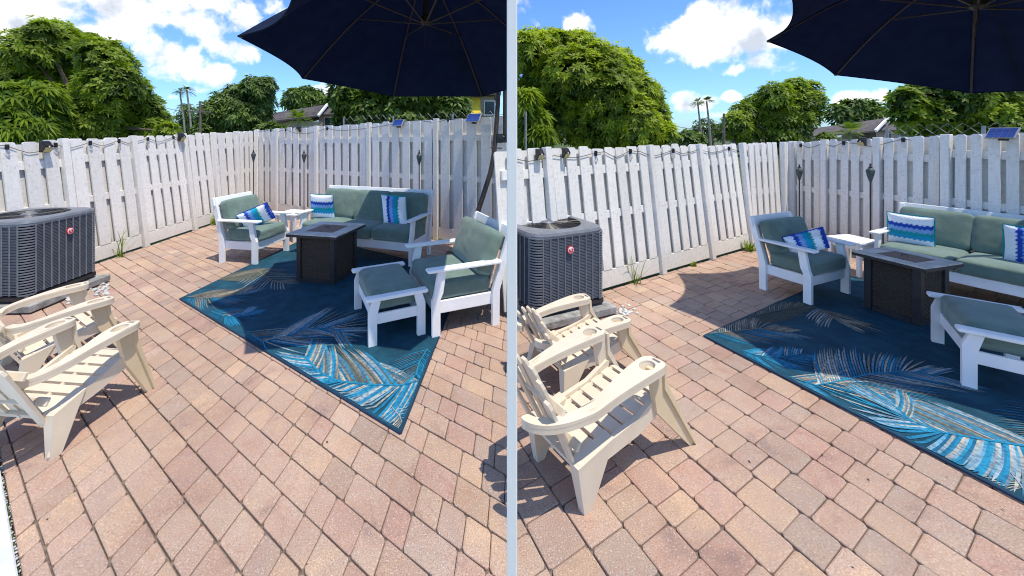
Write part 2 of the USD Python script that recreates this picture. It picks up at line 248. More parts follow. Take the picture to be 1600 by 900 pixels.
_s = np.array([[x, y, z] for x in (-1, 1) for y in (-1, 1) for z in (-1, 1)], float)
def _canon():
    c = np.array([.7, .8, .9]); b = .2; pts = []
    for s in _s:
        for k in range(3):
            q = s * c; q = q - s * b; q[k] = s[k] * c[k]; pts.append(q)
    h = trimesh.Trimesh(np.array(pts), process=False).convex_hull
    o = trimesh.Trimesh(np.array(pts), process=False)
    from scipy.spatial import ConvexHull
    hull = ConvexHull(np.array(pts)); f = hull.simplices.copy(); P = np.array(pts)
    for i, t in enumerate(f):
        nrm = np.cross(P[t[1]] - P[t[0]], P[t[2]] - P[t[0]])
        if nrm @ P[t].mean(0) < 0: f[i] = t[::-1]
    return f
_BF = _canon()
class MB:
    """collects boxes, bars, tubes and prisms into one mesh"""
    def __init__(s): s.v, s.f, s.n = [], [], 0
    def raw(s, v, f):
        v, f = np.asarray(v, float), np.asarray(f, int)
        if f.shape[1] == 4: f = np.vstack([f[:, [0, 1, 2]], f[:, [0, 2, 3]]])
        s.v.append(v); s.f.append(f + s.n); s.n += len(v); return s
    def box(s, c, size, b=.004, fr=None):
        c, h = np.asarray(c, float), np.asarray(size, float) / 2; b = min(b, h.min() * .6)
        pts = []
        for q in _s:
            for k in range(3):
                p = q * (h - b); p[k] = q[k] * h[k]; pts.append(p)
        v = np.array(pts)
        if fr is not None: v = v @ np.asarray(fr, float)
        return s.raw(v + c, _BF)
    def bar(s, p0, p1, w, h, b=.004, up=(0, 0, 1)):
        p0, p1 = np.asarray(p0, float), np.asarray(p1, float); d = p1 - p0; L = np.linalg.norm(d); d /= L
        x = np.cross(d, up); x /= np.linalg.norm(x); z = np.cross(x, d)
        return s.box((p0 + p1) / 2, (w, L, h), b, np.array([x, d, z]))
    def tube(s, pts, r, n=8, cap=True):
        pts = np.asarray(pts, float); r = np.broadcast_to(np.asarray(r, float), (len(pts),))
        t = np.gradient(pts, axis=0); t /= np.linalg.norm(t, axis=1)[:, None]
        ref = np.array([0, 0, 1.0]) if abs(t[0][2]) < .9 else np.array([1.0, 0, 0]); V = []
        x = np.cross(t[0], ref); x /= np.linalg.norm(x)
        for i in range(len(pts)):
            x = x - t[i] * (x @ t[i]); x /= np.linalg.norm(x); y = np.cross(t[i], x)
            a = np.arange(n) / n * 2 * PI
            V.append(pts[i] + r[i] * (np.cos(a)[:, None] * x + np.sin(a)[:, None] * y))
        V = np.vstack(V); F = []
        for i in range(len(pts) - 1):
            for j in range(n):
                a, b2 = i * n + j, i * n + (j + 1) % n; F.append([a, b2, b2 + n]); F.append([a, b2 + n, a + n])
        if cap:
            k = len(V); V = np.vstack([V, pts[:1], pts[-1:]])
            for j in range(n):
                F.append([k, (j + 1) % n, j]); e = (len(pts) - 1) * n; F.append([k + 1, e + j, e + (j + 1) % n])
        return s.raw(V, F)
    def prism(s, poly, depth, fr, o):
        """poly in the plane of fr[0], fr[1]; extruded +-depth/2 along fr[2]"""
        from shapely.geometry import Polygon
        v2, f2 = trimesh.creation.triangulate_polygon(Polygon(poly), engine='earcut')
        v2 = np.asarray(v2)[:, :2]; poly = np.asarray(poly, float); fr = np.asarray(fr, float); n = len(v2); V = []
        for q in (-.5, .5): V.append(v2 @ fr[:2] + fr[2] * depth * q)
        m = len(poly); base = 2 * n
        for q in (-.5, .5): V.append(poly @ fr[:2] + fr[2] * depth * q)
        F = list(np.asarray(f2)[:, ::-1]) + list(np.asarray(f2) + n)
        for j in range(m):
            a, b2 = base + j, base + (j + 1) % m; F.append([a, b2, b2 + m]); F.append([a, b2 + m, a + m])
        return s.raw(np.vstack(V) + np.asarray(o, float), F)
    def lathe(s, prof, o=(0, 0, 0), n=16):
        prof = np.asarray(prof, float); V, F = [], []
        for r, z in prof:
            for j in range(n): V.append([r * math.cos(2 * PI * j / n), r * math.sin(2 * PI * j / n), z])
        for i in range(len(prof) - 1):
            for j in range(n):
                a, b2 = i * n + j, i * n + (j + 1) % n; F.append([a, b2, b2 + n]); F.append([a, b2 + n, a + n])
        return s.raw(np.array(V) + np.asarray(o, float), F)
    def get(s): return np.vstack(s.v), np.vstack(s.f)
_g = {}
def _grid(n):
    if n not in _g:
        b = trimesh.creation.box((2, 2, 2))
        for _ in range(n): b = b.subdivide()
        b.merge_vertices(); _g[n] = (np.array(b.vertices), np.array(b.faces))
    return _g[n]
def puff(w, d, h, r=.05, bulge=.02, side=.012, wrinkle=.005, seed=0, n=4):
    """a stuffed cushion: rounded box with swollen faces and slight wrinkles"""
    v, f = _grid(n); v = v.copy(); H = np.array([w, d, h]) / 2; r = min(r, H.min() * .95)
    p = np.sign(v) * np.abs(v) ** .9 * H
    core = np.clip(p, -(H - r), H - r); q = p - core; L = np.linalg.norm(q, axis=1, keepdims=True)
    big = np.abs(v).max(1, keepdims=True) > .999
    p = core + np.where(L > 1e-9, q / np.maximum(L, 1e-9) * r, 0)
    u = v
    ex = (1 - u[:, 1] ** 2) * (1 - u[:, 2] ** 2); ey = (1 - u[:, 0] ** 2) * (1 - u[:, 2] ** 2); ez = (1 - u[:, 0] ** 4) * (1 - u[:, 1] ** 4)
    p[:, 0] += u[:, 0] * ex * side; p[:, 1] += u[:, 1] * ey * side; p[:, 2] += u[:, 2] * ez * bulge
    nz = meshkit.fbm(p * np.array([5, 9, 9.]) + seed * 7.7, 3, seed) - .5
    nz2 = meshkit.fbm(p * np.array([22, 7, 20.]) + seed * 3.1, 2, seed + 5) - .5
    nr = p / np.maximum(np.linalg.norm(p, axis=1, keepdims=True), 1e-6)
    p += nr * (nz * 2.2 + nz2 * .9)[:, None] * wrinkle
    return p, f
def move(vfm, R=None, t=(0, 0, 0)):
    v, f = vf(vfm); v = np.asarray(v)
    if R is not None: v = v @ np.asarray(R, float).T
    return v + np.asarray(t, float), f
def rx(a): c, s = math.cos(a), math.sin(a); return np.array([[1, 0, 0], [0, c, -s], [0, s, c]])
def ry(a): c, s = math.cos(a), math.sin(a); return np.array([[c, 0, s], [0, 1, 0], [-s, 0, c]])
def rzm(a): c, s = math.cos(a), math.sin(a); return np.array([[c, -s, 0], [s, c, 0], [0, 0, 1]])

# ------------------------------------------------------------------ ground, patios, walk
def sheet(pts, z):
    pts = np.asarray(pts, float)[:, :2]
    from shapely.geometry import Polygon
    v, f = trimesh.creation.triangulate_polygon(Polygon(pts), engine='earcut')
    return np.column_stack([np.asarray(v)[:, :2], np.full(len(v), z)]), np.asarray(f)
gx = np.concatenate([np.linspace(-400, -40, 7), np.linspace(-30, 40, 15), np.linspace(60, 400, 7)]); gy = np.concatenate([[-60, -20], np.linspace(-6, 40, 13), np.linspace(60, 700, 9)])
GV = np.array([[x, y, -.06] for y in gy for x in gx]); nx = len(gx)
GF = [[j * nx + i, j * nx + i + 1, (j + 1) * nx + i + 1, (j + 1) * nx + i] for j in range(len(gy) - 1) for i in range(nx - 1)]
single('ground', (GV, np.array(GF)), 'soil_grass', 'grassy soil around and beyond the fenced patios', 'ground', kind='structure')

LC, LB = np.array([-5.56, 9.55]), np.array([4.83, -2.77]) / math.hypot(4.83, 2.77)       # left yard: fence corner, direction of the back fence
L_END = LC + LB * ((DIV * LC[1] - LC[0]) / (LB[0] - DIV * LB[1]))
RA = np.array([3.06, 1.81]) / math.hypot(3.06, 1.81); RC = np.array([1.51, 4.57]) + RA * 4.88                         # right yard: left fence direction, corner
R_START = RC - RA * ((RC[0] - DIV * RC[1]) / (RA[0] - DIV * RA[1]))
RB = np.array([.20, -.98]); RB /= np.linalg.norm(RB)
R_END = RC + RB * 4.2
WALK0, WALK1 = gp(-2, 690)[:2], gp(36, 900)[:2]; WD = (WALK1 - WALK0) / np.linalg.norm(WALK1 - WALK0)
LEFT_YARD = [WALK0 - WD * 1.75, (-5.5, 3.4), LC, L_END, (DIV * .5, .5), WALK1 + WD * 1.4]
RIGHT_YARD = [R_START, RC, R_END, (5.2, .5), (DIV * .5, .5)]
from shapely.geometry import Polygon, Point
from shapely.prepared import prep
def patio(label, yard, org, ea, eb, row, lengths, gap, tones, seed, side, hide):
    r = np.random.default_rng(seed); P = Polygon([tuple(q[:2]) for q in yard]); Pp = prep(P.buffer(-.0)); H = hide
    t = Thing('patio', label, 'patio', kind='structure')
    t.part('sand_bed', sheet(list(P.exterior.coords)[:-1], -.016), 'joint_sand')
    ea, eb = np.array(ea) / np.linalg.norm(ea), np.array(eb) / np.linalg.norm(eb); out = []
    for i in range(-70, 70):
        a = -14 + r.uniform(0, .3); wob = r.normal(0, .0012)
        while a < 14:
            L = lengths[r.choice(len(lengths), p=[.3, .42, .28])] * r.uniform(.97, 1.03)
            g2 = gap * .5; q = [org + ea * aa + eb * (i * row + bb + wob) for aa, bb in ((a + g2, gap), (a + L - g2, gap), (a + L - g2, row - gap), (a + g2, row - gap))]
            a += L; c = np.mean(q, 0)
            if c[1] < .6 or not Pp.intersects(Polygon(q)): continue
            if abs(c[0] / c[1]) > 2.7: continue
            pq = Polygon(q)
            if not P.contains(pq):
                pq = pq.intersection(P)
                if pq.is_empty or pq.geom_type != 'Polygon' or pq.area < .0006: continue
                q = [np.array(x) for x in list(pq.exterior.coords)[:-1]]
            vis = abs((c[0] - 50 / 600 * c[1]) / c[1]) < 1.36 and c[1] > 1.58 and not H(c)
            out.append((-(pq.area / c[1] ** 2) if vis else 1.0, q, r.integers(len(tones)), r.normal(0, .04), r.normal(0, .0014), r.normal(0, .005, 2), r.uniform(0, 90)))
    out.sort(key=lambda o: o[0]); rest, rtone = MB(), []
    for k, (_, q, ti, dv, dz, tilt, ph) in enumerate(out):
        q = np.array(q)
        if len(q) == 4:
            qq = []
            for j in range(4):
                e0, e1 = q[j - 1] - q[j], q[(j + 1) % 4] - q[j]; k0 = r.uniform(.007, .016); qq += [q[j] + e0 / np.linalg.norm(e0) * k0, q[j] + e1 / np.linalg.norm(e1) * k0]
            q = np.array(qq) + r.normal(0, .0007, (8, 2))
        c = q.mean(0); n = len(q); area = .5 * (q[:, 0] * np.roll(q[:, 1], -1) - q[:, 1] * np.roll(q[:, 0], -1)).sum()
        if area < 0: q = q[::-1]
        d = q - c; inner = c + d * (1 - .010 / np.maximum(np.linalg.norm(d, axis=1), .02))[:, None]
        mid = c + d * (1 - .002 / np.maximum(np.linalg.norm(d, axis=1), .02))[:, None]
        zz = lambda p, z: z + dz + (p - c) @ tilt
        V = np.vstack([np.column_stack([q, np.full(n, -.05)]), np.column_stack([q, zz(q, -.006)]), np.column_stack([mid, zz(mid, -.0022)]), np.column_stack([inner, zz(inner, 0)])])
        F = [[s * n + j, s * n + (j + 1) % n, (s + 1) * n + (j + 1) % n, (s + 1) * n + j] for s in range(3) for j in range(n)]
        F = [[a_, b_, c_] for a_, b_, c_, d_ in F] + [[a_, c_, d_] for a_, b_, c_, d_ in F] + [[3 * n, 3 * n + j, 3 * n + j + 1] for j in range(1, n - 1)]
        col = np.clip(np.array(tones[ti]) * (1 + dv), 0, 1)
        if k < 298 and _ < 0: t.part('paver', (V, np.array(F)), 'paver', tone=col)
        else: rest.raw(V, F); rtone.append(np.tile(col, (len(V), 1)))
    t.part('far_pavers', rest, 'paver', kind='stuff', tone=np.vstack(rtone))
    return t
TONES = [(0.415, 0.301, 0.232), (0.424, 0.313, 0.238), (0.402, 0.288, 0.224), (0.433, 0.325, 0.249), (0.387, 0.287, 0.23), (0.408, 0.281, 0.224), (0.376, 0.289, 0.234), (0.436, 0.317, 0.234), (0.407, 0.294, 0.225), (0.424, 0.31, 0.241)]
RUGL = dict(o=gp(626, 679)[:2], a=gp(281, 468)[:2] - gp(626, 679)[:2], b=np.array([.10, .99]) * 2.75)
RO = gp(1100, 526)[:2]; _ra = gp(1600, 786)[:2] - RO; _ra = _ra / np.linalg.norm(_ra)
RUGR = dict(o=RO + _ra * 1.80, a=-_ra * 1.80, b=np.array([.868, .496]) * 3.15)
def inrug(R):
    m = np.linalg.inv(np.column_stack([R['a'], R['b']]))
    def f(c):
        s = m @ (np.asarray(c) - R['o']); return (.03 < s).all() and (s < .97).all()
    return f
patio('patio of pink and tan concrete pavers to the left of the white post', LEFT_YARD, RUGL['o'] + np.array([.0, -.03]), RUGL['a'], RUGL['b'], .168, [.145, .205, .275], .0034, TONES, 5, -1, inrug(RUGL))
patio('patio of pink and tan concrete pavers to the right of the white post', RIGHT_YARD, RUGR['o'] + np.array([.0, -.03]), RUGR['a'], RUGR['b'], .215, [.115, .16, .215], .0034, TONES, 8, 1, inrug(RUGR))
# pale concrete walk and the pebbles caught in its joint
wn = np.array([WD[1], -WD[0]]); wn = wn if wn[0] < 0 else -wn
wk = MB(); fr = np.array([[WD[0], WD[1], 0], [-WD[1], WD[0], 0], [0, 0, 1]])
wk.box(np.append((WALK0 + WALK1) / 2 + wn * .612, -.025), (4.6, 1.2, .07), .006, fr)
w_ = Thing('concrete_walk', 'pale concrete walk along the lower left edge of the pavers', 'walk', kind='structure'); w_.part('slab', wk, 'pale_concrete')
def pebble_mesh(places, seed, s0=.012, s1=.03):
    r = np.random.default_rng(seed); ico = trimesh.creation.icosphere(1); mb = MB()
    for p in places:
        s = r.uniform(s0, s1); v = ico.vertices * np.array([s, s * r.uniform(.6, .9), s * r.uniform(.45, .7)]) * (1 + r.normal(0, .07, (len(ico.vertices), 1)))
        v = v @ rzm(r.uniform(0, 6)).T @ rx(r.normal(0, .3)).T; mb.raw(v + np.array([p[0], p[1], p[2] + s * .4]), ico.faces)
    return mb
r_ = np.random.default_rng(3)
single('pebbles', pebble_mesh([np.append(WALK0 + WD * q + wn * r_.uniform(-.004, .012), -.014) for q in np.arange(-.9, 1.6, .021)], 4, .004, .009), 'white_stone', 'small pale pebbles in the joint beside the concrete walk', 'pebbles', kind='stuff', smooth=True)

# ------------------------------------------------------------------ white post between the patios
pd = .78; pp = np.array([DIV * pd, pd]); pw = .0205
post = Thing('divider_post', 'slim white square post standing upright between the two patios', 'post', (pp[0], pp[1], 0), -math.atan(DIV) + math.radians(0))
b = MB(); b.box((0, 0, 1.09), (pw, pw, 2.18), .0015); post.part('shaft', b, 'vinyl_white')
b = MB(); b.box((0, 0, 2.188), (pw + .008, pw + .008, .016), .003); post.part('cap', b, 'vinyl_white')
b = MB(); b.box((0, 0, .006), (.06, .06, .012), .003); post.part('base', b, 'vinyl_white')

# ------------------------------------------------------------------ fences
def picket_poly(w, h, r_):
    c = .028 + r_.uniform(-.004, .004); a = w / 2
    return [(-a, 0), (a, 0), (a, h - c), (a - c * .3, h - c * .32), (a - c, h), (-a + c, h), (-a + c * .3, h - c * .32), (-a, h - c)]
def fence(label, p0, p1, out, h0, h1, posts, pitch, lean, seed, width=.69, group=None, kick=.2, tall=()):
    p0, p1 = np.array(p0), np.array(p1); L = np.linalg.norm(p1 - p0); d = np.append((p1 - p0) / L, 0); n = np.append(out, 0) / np.linalg.norm(out)
    up0 = np.array([0, 0, math.cos(lean)]) + n * math.sin(lean); nn0 = np.cross(d, up0); nn0 = nn0 if nn0 @ n > 0 else -nn0
    th = Thing('fence', label, 'fence', (p0[0], p0[1], 0), 0, group); r = np.random.default_rng(seed)
    H = lambda a: h0 + (h1 - h0) * a / L
    def frame(a):
        le = lean * min(1, max(0, (L - a) / 2.0)); u_ = np.array([0, 0, math.cos(le)]) + n * math.sin(le); k_ = np.cross(d, u_); return u_, (k_ if k_ @ n > 0 else -k_)
    def board(name, a, z0, z1, w, t, o, rag=True, at_=None):
        mb = MB(); up, nn = frame(a if at_ is None else at_); f2 = F = np.array([d, up, nn])
        if rag:
            k = r.normal(0, .004); f2 = np.array([d, up + d * k, nn])
            mb.prism(picket_poly(w, z1 - z0, r), t, f2, d * a + up * z0 + nn * o)
        else: mb.box(d * a + up * (z0 + z1) / 2 + nn * o, (w, z1 - z0, t), .004, F)
        return th.part(name, mb, 'fence_paint')
    NV, NF = [], []
    def nail(a, z, up, nn):
        c = d * a + up * z - nn * .0125; k = len(NV); e = .0048
        NV.extend([c - d * e - up * e * .5, c - up * e, c + d * e - up * e * .5, c + d * e + up * e * .5, c + up * e, c - d * e + up * e * .5]); NF.extend([[k, k + 1, k + 2], [k, k + 2, k + 3], [k, k + 3, k + 4], [k, k + 4, k + 5]])
    stops = [0] + list(posts) + [L]
    for i in range(len(stops) - 1):
        a0, a1 = stops[i], stops[i + 1]; ln = a1 - a0; m = (a0 + a1) / 2
        if ln < .12: continue
        up, nn = frame(m); F = np.array([d, up, nn])
        for z, hh in ((.84, .105), (.515, .095)):
            mb = MB(); mb.box(d * m + up * (H(m) * z) + nn * .030, (ln - .01, hh, .036), .004, F); th.part('rail', mb, 'fence_paint')
        mb = MB(); mb.box(d * m + up * (.03 + kick / 2) + nn * .006, (ln - .11, kick, .024), .005, F); th.part('kick_board', mb, 'fence_paint')
        k = max(1, round((ln - .1) / pitch)); pt = (ln - .1) / k
        for j in range(k):
            a = a0 + .05 + pt * (j + .5); board('picket', a, kick + .032, H(a) + r.normal(0, .010), pt * width, .018, r.normal(0, .0015), at_=m)
            for zn in (.84, .515):
                for xn in (-.25, .25): nail(a + pt * width * xn, H(m) * zn + r.uniform(-.02, .02), up, nn)
        for j in range(k + 1):
            a = min(max(a0 + .03 + pt * j, a0 + .07), a1 - .05); board('back_board', a, .06, H(a) - .01 + r.normal(0, .010), pt * .92, .016, .058 + r.normal(0, .001), at_=m)
    for a in posts:
        board('post', a, .0, H(a) + .015, .088, .075, -.008, rag=False)
    th.part('nail_heads', (np.array(NV), np.array(NF)), 'nail_grey', kind='stuff')
    return th, d, n, up0, nn0, L, H, p0
LL0 = np.array([-5.50, 3.1])
fL = fence('white board fence along the left side of the left patio, leaning outward', LL0, LC, (-1, 0), 1.72, 1.95, [2.18, 3.25, 4.36, 5.10, 5.75, 6.43], .222, math.radians(7), 21)
tb = np.linalg.norm(L_END - LC)
fLB = fence('white board fence behind the sofa and torches of the left patio', LC, L_END, (.5, .87), 1.97, 2.17, [.045, .86, 2.30, 3.88, 5.52], .262, 0.0, 22, width=.66)
fR = fence('white board fence along the left side of the right patio, leaning outward', R_START, RC, (-.5, .86), 1.71, 1.71, [.62, 2.45 - .0, 3.64, 4.82, 6.0, 6.23], .215, math.radians(7), 23)
fRB = fence('white board fence behind the sofa and torches of the right patio', RC, R_END, (.98, .2), 1.72, 1.98, [.045, .58, 1.32, 2.06], .148, 0.0, 24, width=.66)
def on_fence(f, u, v, out=-.02):
    """the point of a fence's front face that is seen at (u, v)"""
    th, d, n, up, nn, L, H, p0 = f; ray = np.array([(u - PX) / FOC, 1.0, (PY - v) / FOC]); q = np.append(p0, 0) + nn * out
    t = ((q - np.array([0, 0, EYE])) @ nn) / (ray @ nn); return np.array([0, 0, EYE]) + ray * t

# ------------------------------------------------------------------ deep seating
YZ = np.array([[0, 1., 0], [0, 0, 1.], [1., 0, 0]])
def lounge_frame(t, w, dd, ah, bh, ov, seats, seed):
    k = ah / .6; yf = dd / 2 + .04; yb = -dd / 2
    for s in (-1, 1):
        m = MB(); m.prism([(yf - .078 * k, 0), (yf, 0), (yf, .33 * k), (yf - .02, .385 * k), (yf - .06 * k, ah), (yf - .135 * k, ah), (yf - .105 * k, .40 * k), (yf - .078 * k, .34 * k)], .04, YZ, (s * (w / 2), 0, 0))
        t.part('front_leg', m, 'white_plastic')
        m = MB(); m.prism([(yb - .04, 0), (yb + .035, 0), (yb + .03, .34 * k), (yb - ov + .03, bh), (yb - ov - .03, bh), (yb - .045, .34 * k)], .04, YZ, (s * (w / 2), 0, 0))
        t.part('rear_leg', m, 'white_plastic')
        m = MB(); m.box((s * (w / 2 + .0), (yf + yb - .05) / 2 + .02, ah + .014), (.095 * k, yf - yb + .10, .028), .008); t.part('arm', m, 'white_plastic')
        m = MB(); m.box((s * (w / 2 - .034), (yf + yb) / 2 - .01, .255 * k), (.026, yf - yb - .06, .115 * k), .004); t.part('side_rail', m, 'white_plastic')
    m = MB(); m.box((0, yf - .05, .255 * k), (w - .045, .028, .115 * k), .004); t.part('front_rail', m, 'white_plastic')
    m = MB(); m.box((0, yb + .03, .255 * k), (w - .045, .026, .10 * k), .004); t.part('back_rail', m, 'white_plastic')
    la = math.atan2(ov, bh - .34 * k); f = rx(la)
    m = MB(); m.box((0, yb - ov + .012, bh - .045 * k), (w + .07, .032, .12 * k), .006, f.T); t.part('top_rail', m, 'white_plastic')
    nb = max(4, round((w - .1) / .115))
    for i in range(nb):
        x = -w / 2 + .09 + (w - .18) * i / (nb - 1); m = MB(); m.bar((x, yb + .0, .27 * k), (x, yb - ov + .012, bh - .09 * k), .062, .016, .003, up=(0, 1, 0)); t.part('back_slat', m, 'white_plastic')
    sw = (w - .055) / seats; top = .475 * k
    for i in range(seats):
        x = -w / 2 + .0275 + sw * (i + .5)
        cush = t.part('seat_cushion', move(puff(sw - .012, dd - .0, .165 * k, r=.038, bulge=.016, side=.006, wrinkle=.007, seed=seed + i), None, (x, .035, .395 * k)), 'sage_fabric', smooth=True)
        pw2, pd2, m = (sw - .012) / 2 - .006, dd / 2 - .006, MB()
        for zz in (-.056 * k, .056 * k):
            cr_ = .03; loop = []
            for (cx_, cy_, a0_) in ((pw2 - cr_, pd2 - cr_, 0), (-pw2 + cr_, pd2 - cr_, PI / 2), (-pw2 + cr_, -pd2 + cr_, PI), (pw2 - cr_, -pd2 + cr_, 1.5 * PI)):
                loop += [(x + cx_ + cr_ * math.cos(a0_ + q), .035 + cy_ + cr_ * math.sin(a0_ + q), .395 * k + zz) for q in (0, PI / 4, PI / 2)]
            m.tube(loop + loop[:1], .0055, 6)
        if cush: t.part('piping', m, 'sage_fabric', cush)
        ch = (bh - top) * .98
        t.part('back_cushion', move(puff(sw - .01, .17 * k, ch, r=.045, bulge=.006, side=.02, wrinkle=.009, seed=seed + 9 + i), rx(la + .06), (x, yb - ov * .42 + .098 * k, top + ch * .47)), 'sage_fabric', smooth=True)
    return top, la
COL = {'w': (.80, .83, .86), 't': (.015, .30, .34), 'a': (.02, .30, .55), 'b': (.018, .07, .40), 'l': (.22, .36, .66), 's': (.06, .36, .62)}
def pillow(label, center, R3, w, h, horizontal, order, group=None, seed=0):
    v, f = _grid(5); v = v.copy(); x, y, z = v.T
    pin = 1 - .10 * (x ** 2 * (1 - 0) ) * (1 - y ** 2) * 0
    th = .055 * ((1 - x ** 2).clip(0) * (1 - y ** 2).clip(0)) ** .42
    p = np.stack([x * w / 2 * (1 - .05 * (1 - y ** 2)), y * h / 2 * (1 - .05 * (1 - x ** 2)), np.sign(z) * (th * np.minimum(1, np.abs(z) + .0) + .004 * np.abs(z))], 1)
    p[:, 2] += .004 * (np.abs(((x if horizontal else y) * 9 + (y if horizontal else x) * 0) % 1 - .5) - .25) * (np.abs(z) > .9)
    c, e = (y, x) if horizontal else (x, y)
    zig = .10 * (np.abs((e * 9) % 2 - 1) - .5)
    s = np.clip((c + zig + 1) / 2, 0, .9999); tone = np.array([COL[q] for q in order])[(s * len(order)).astype(int)]
    M4 = np.eye(4); loc = np.asarray(center, float)
    t = Thing('throw_pillow', label, 'pillow', loc, 0, group)
    t.part('cover', (p @ np.asarray(R3).T, f), 'crochet', smooth=True, tone=tone)
    # scalloped crochet edging
    N = 120; u = np.arange(N) / N * 4; ex = np.interp(u, [0, 1, 2, 3, 4], [-1, 1, 1, -1, -1]); ey = np.interp(u, [0, 1, 2, 3, 4], [-1, -1, 1, 1, -1])
    o = np.stack([ex * w / 2, ey * h / 2, 0 * ex], 1) * np.array([.965, .965, 1]); q = o * (1 + (.05 + .045 * (np.arange(N) % 2))[:, None])
    V = np.vstack([o, q]); F = [[i, (i + 1) % N, N + (i + 1) % N, N + i] for i in range(N)]
    mb = MB(); mb.raw(V @ np.asarray(R3).T, F); mb.raw((V + np.array([0, 0, .004])) @ np.asarray(R3).T, F)
    t.part('edging', mb, 'crochet', tone=COL['t'] if seed % 2 else COL['b'])
    return t
G_CH, G_PIL = 'white lounge chairs with sage cushions', 'striped crochet throw pillows'
def lounge(name, label, cat, pos, yaw, dims, seats, seed, group=None, clip=0):
    t = Thing(name, label, cat, (pos[0], pos[1], 0), yaw, group, clip=clip); top, la = lounge_frame(t, *dims, seats, seed); return t, top, la
def onseat(t, x, y, z, tiltx, spin=0.0, roll=0.0):
    R3 = rzm(t.rz) @ rzm(spin) @ rx(PI / 2 + tiltx) @ rzm(roll)
    return t.world(np.array([[x, y, z]]))[0], R3
chL, tpL, laL = lounge('lounge_chair', 'white lounge chair with sage cushions beside the small table, left patio', 'chair', (-3.41, 5.84), 4.52, (.65, .54, .60, .92, .14), 1, 1, G_CH)
c, R3 = onseat(chL, .06, .06, tpL + .15, -.35, -.8, -.42); pillow('striped lumbar pillow lying on the seat of the lounge chair in the left patio', c, R3, .42, .30, False, 'bwwtalbww', G_PIL, 2)
ch2, tp2, la2 = lounge('lounge_chair', 'white lounge chair with sage cushions against the white post, left patio', 'chair', (-.30, 4.03), 1.98, (.86, .60, .60, .92, .18), 1, 4, G_CH, clip=-1)
chR, tpR, laR = lounge('lounge_chair', 'white lounge chair with sage cushions beside the small table, right patio', 'chair', (3.83, 4.54), 3.54, (.74, .45, .58, .84, .14), 1, 7, G_CH)
c, R3 = onseat(chR, .06, .05, tpR + .14, -.35, -.62, -.42); pillow('striped lumbar pillow lying on the seat of the lounge chair in the right patio', c, R3, .40, .29, False, 'bwwtalbww', G_PIL, 4)
soL, tsL, lsL = lounge('sofa', 'three seat white sofa with sage cushions behind the fire pit of the left patio', 'sofa', (-1.79, 5.97), 2.83, (1.91, .58, .63, .97, .12), 3, 11)
c, R3 = onseat(soL, .78, .02, tsL + .20, -.2, .12, .02); pillow('striped pillow with level bands on the left patio sofa', c, R3, .40, .40, True, 'wwatlbww', G_PIL, 1)
c, R3 = onseat(soL, -.52, .0, tsL + .21, -.18, -.05, .03); pillow('striped pillow with upright bands on the left patio sofa', c, R3, .42, .46, False, 'wwtalbww', G_PIL, 5)
soR, tsR, lsR = lounge('sofa', 'three seat white sofa with sage cushions behind the fire pit of the right patio', 'sofa', (5.75, 4.17), 2.02, (1.9, .66, .60, .92, .15), 3, 17)
c, R3 = onseat(soR, .74, .02, tsR + .18, -.2, .10, .02); pillow('striped pillow with level bands on the right patio sofa', c, R3, .40, .40, True, 'wwatlbww', G_PIL, 3)
c, R3 = onseat(soR, -.16, .0, tsR + .19, -.18, -.03, .03); pillow('striped pillow with upright bands on the right patio sofa', c, R3, .40, .42, False, 'bwwtalbww', G_PIL, 7)

def ottoman(label, pos, yaw, w, dd, h, seed):
    t = Thing('ottoman', label, 'ottoman', (pos[0], pos[1], 0), yaw, 'ottomans with sage cushions'); k = h / .45
    for sx in (-1, 1):
        for sy in (-1, 1):
            y0 = sy * dd / 2; m = MB(); P = [(-.036, 0), (.036, 0), (.036, .27 * k), (.07, .40 * k), (-.005, .40 * k), (-.036, .31 * k)]
            fr = np.array([[-sx, 0, 0], [0, 0, 1.], [0, 1., 0]])
            m.prism(P, .042, fr, (sx * (w / 2 - .01), y0, 0)); t.part('leg', m, 'white_plastic')
    for sy in (-1, 1):
        m = MB(); m.box((0, sy * (dd / 2), .417 * k), (w + .10, .085, .032), .008); t.part('top_rail', m, 'white_plastic')
        m = MB(); m.box((0, sy * (dd / 2 - .006), .235 * k), (w - .09, .026, .09 * k), .004); t.part('end_rail', m, 'white_plastic')
    for sx in (-1, 1):
        m = MB(); m.box((sx * (w / 2 - .03), 0, .235 * k), (.026, dd - .05, .09 * k), .004); t.part('side_rail', m, 'white_plastic')
    t.part('cushion', move(puff(w - .02, dd - .10, .17 * k, r=.04, bulge=.014, side=.008, wrinkle=.010, seed=seed), None, (0, 0, .368 * k)), 'sage_fabric', smooth=True)
ottoman('white ottoman with sage cushion standing on the rug of the left patio', (-.92, 3.81), .46, .46, .80, .45, 31)
ottoman('white ottoman with sage cushion standing on the rug of the right patio', (3.97, 2.98), 5.60, .42, .78, .46, 33)

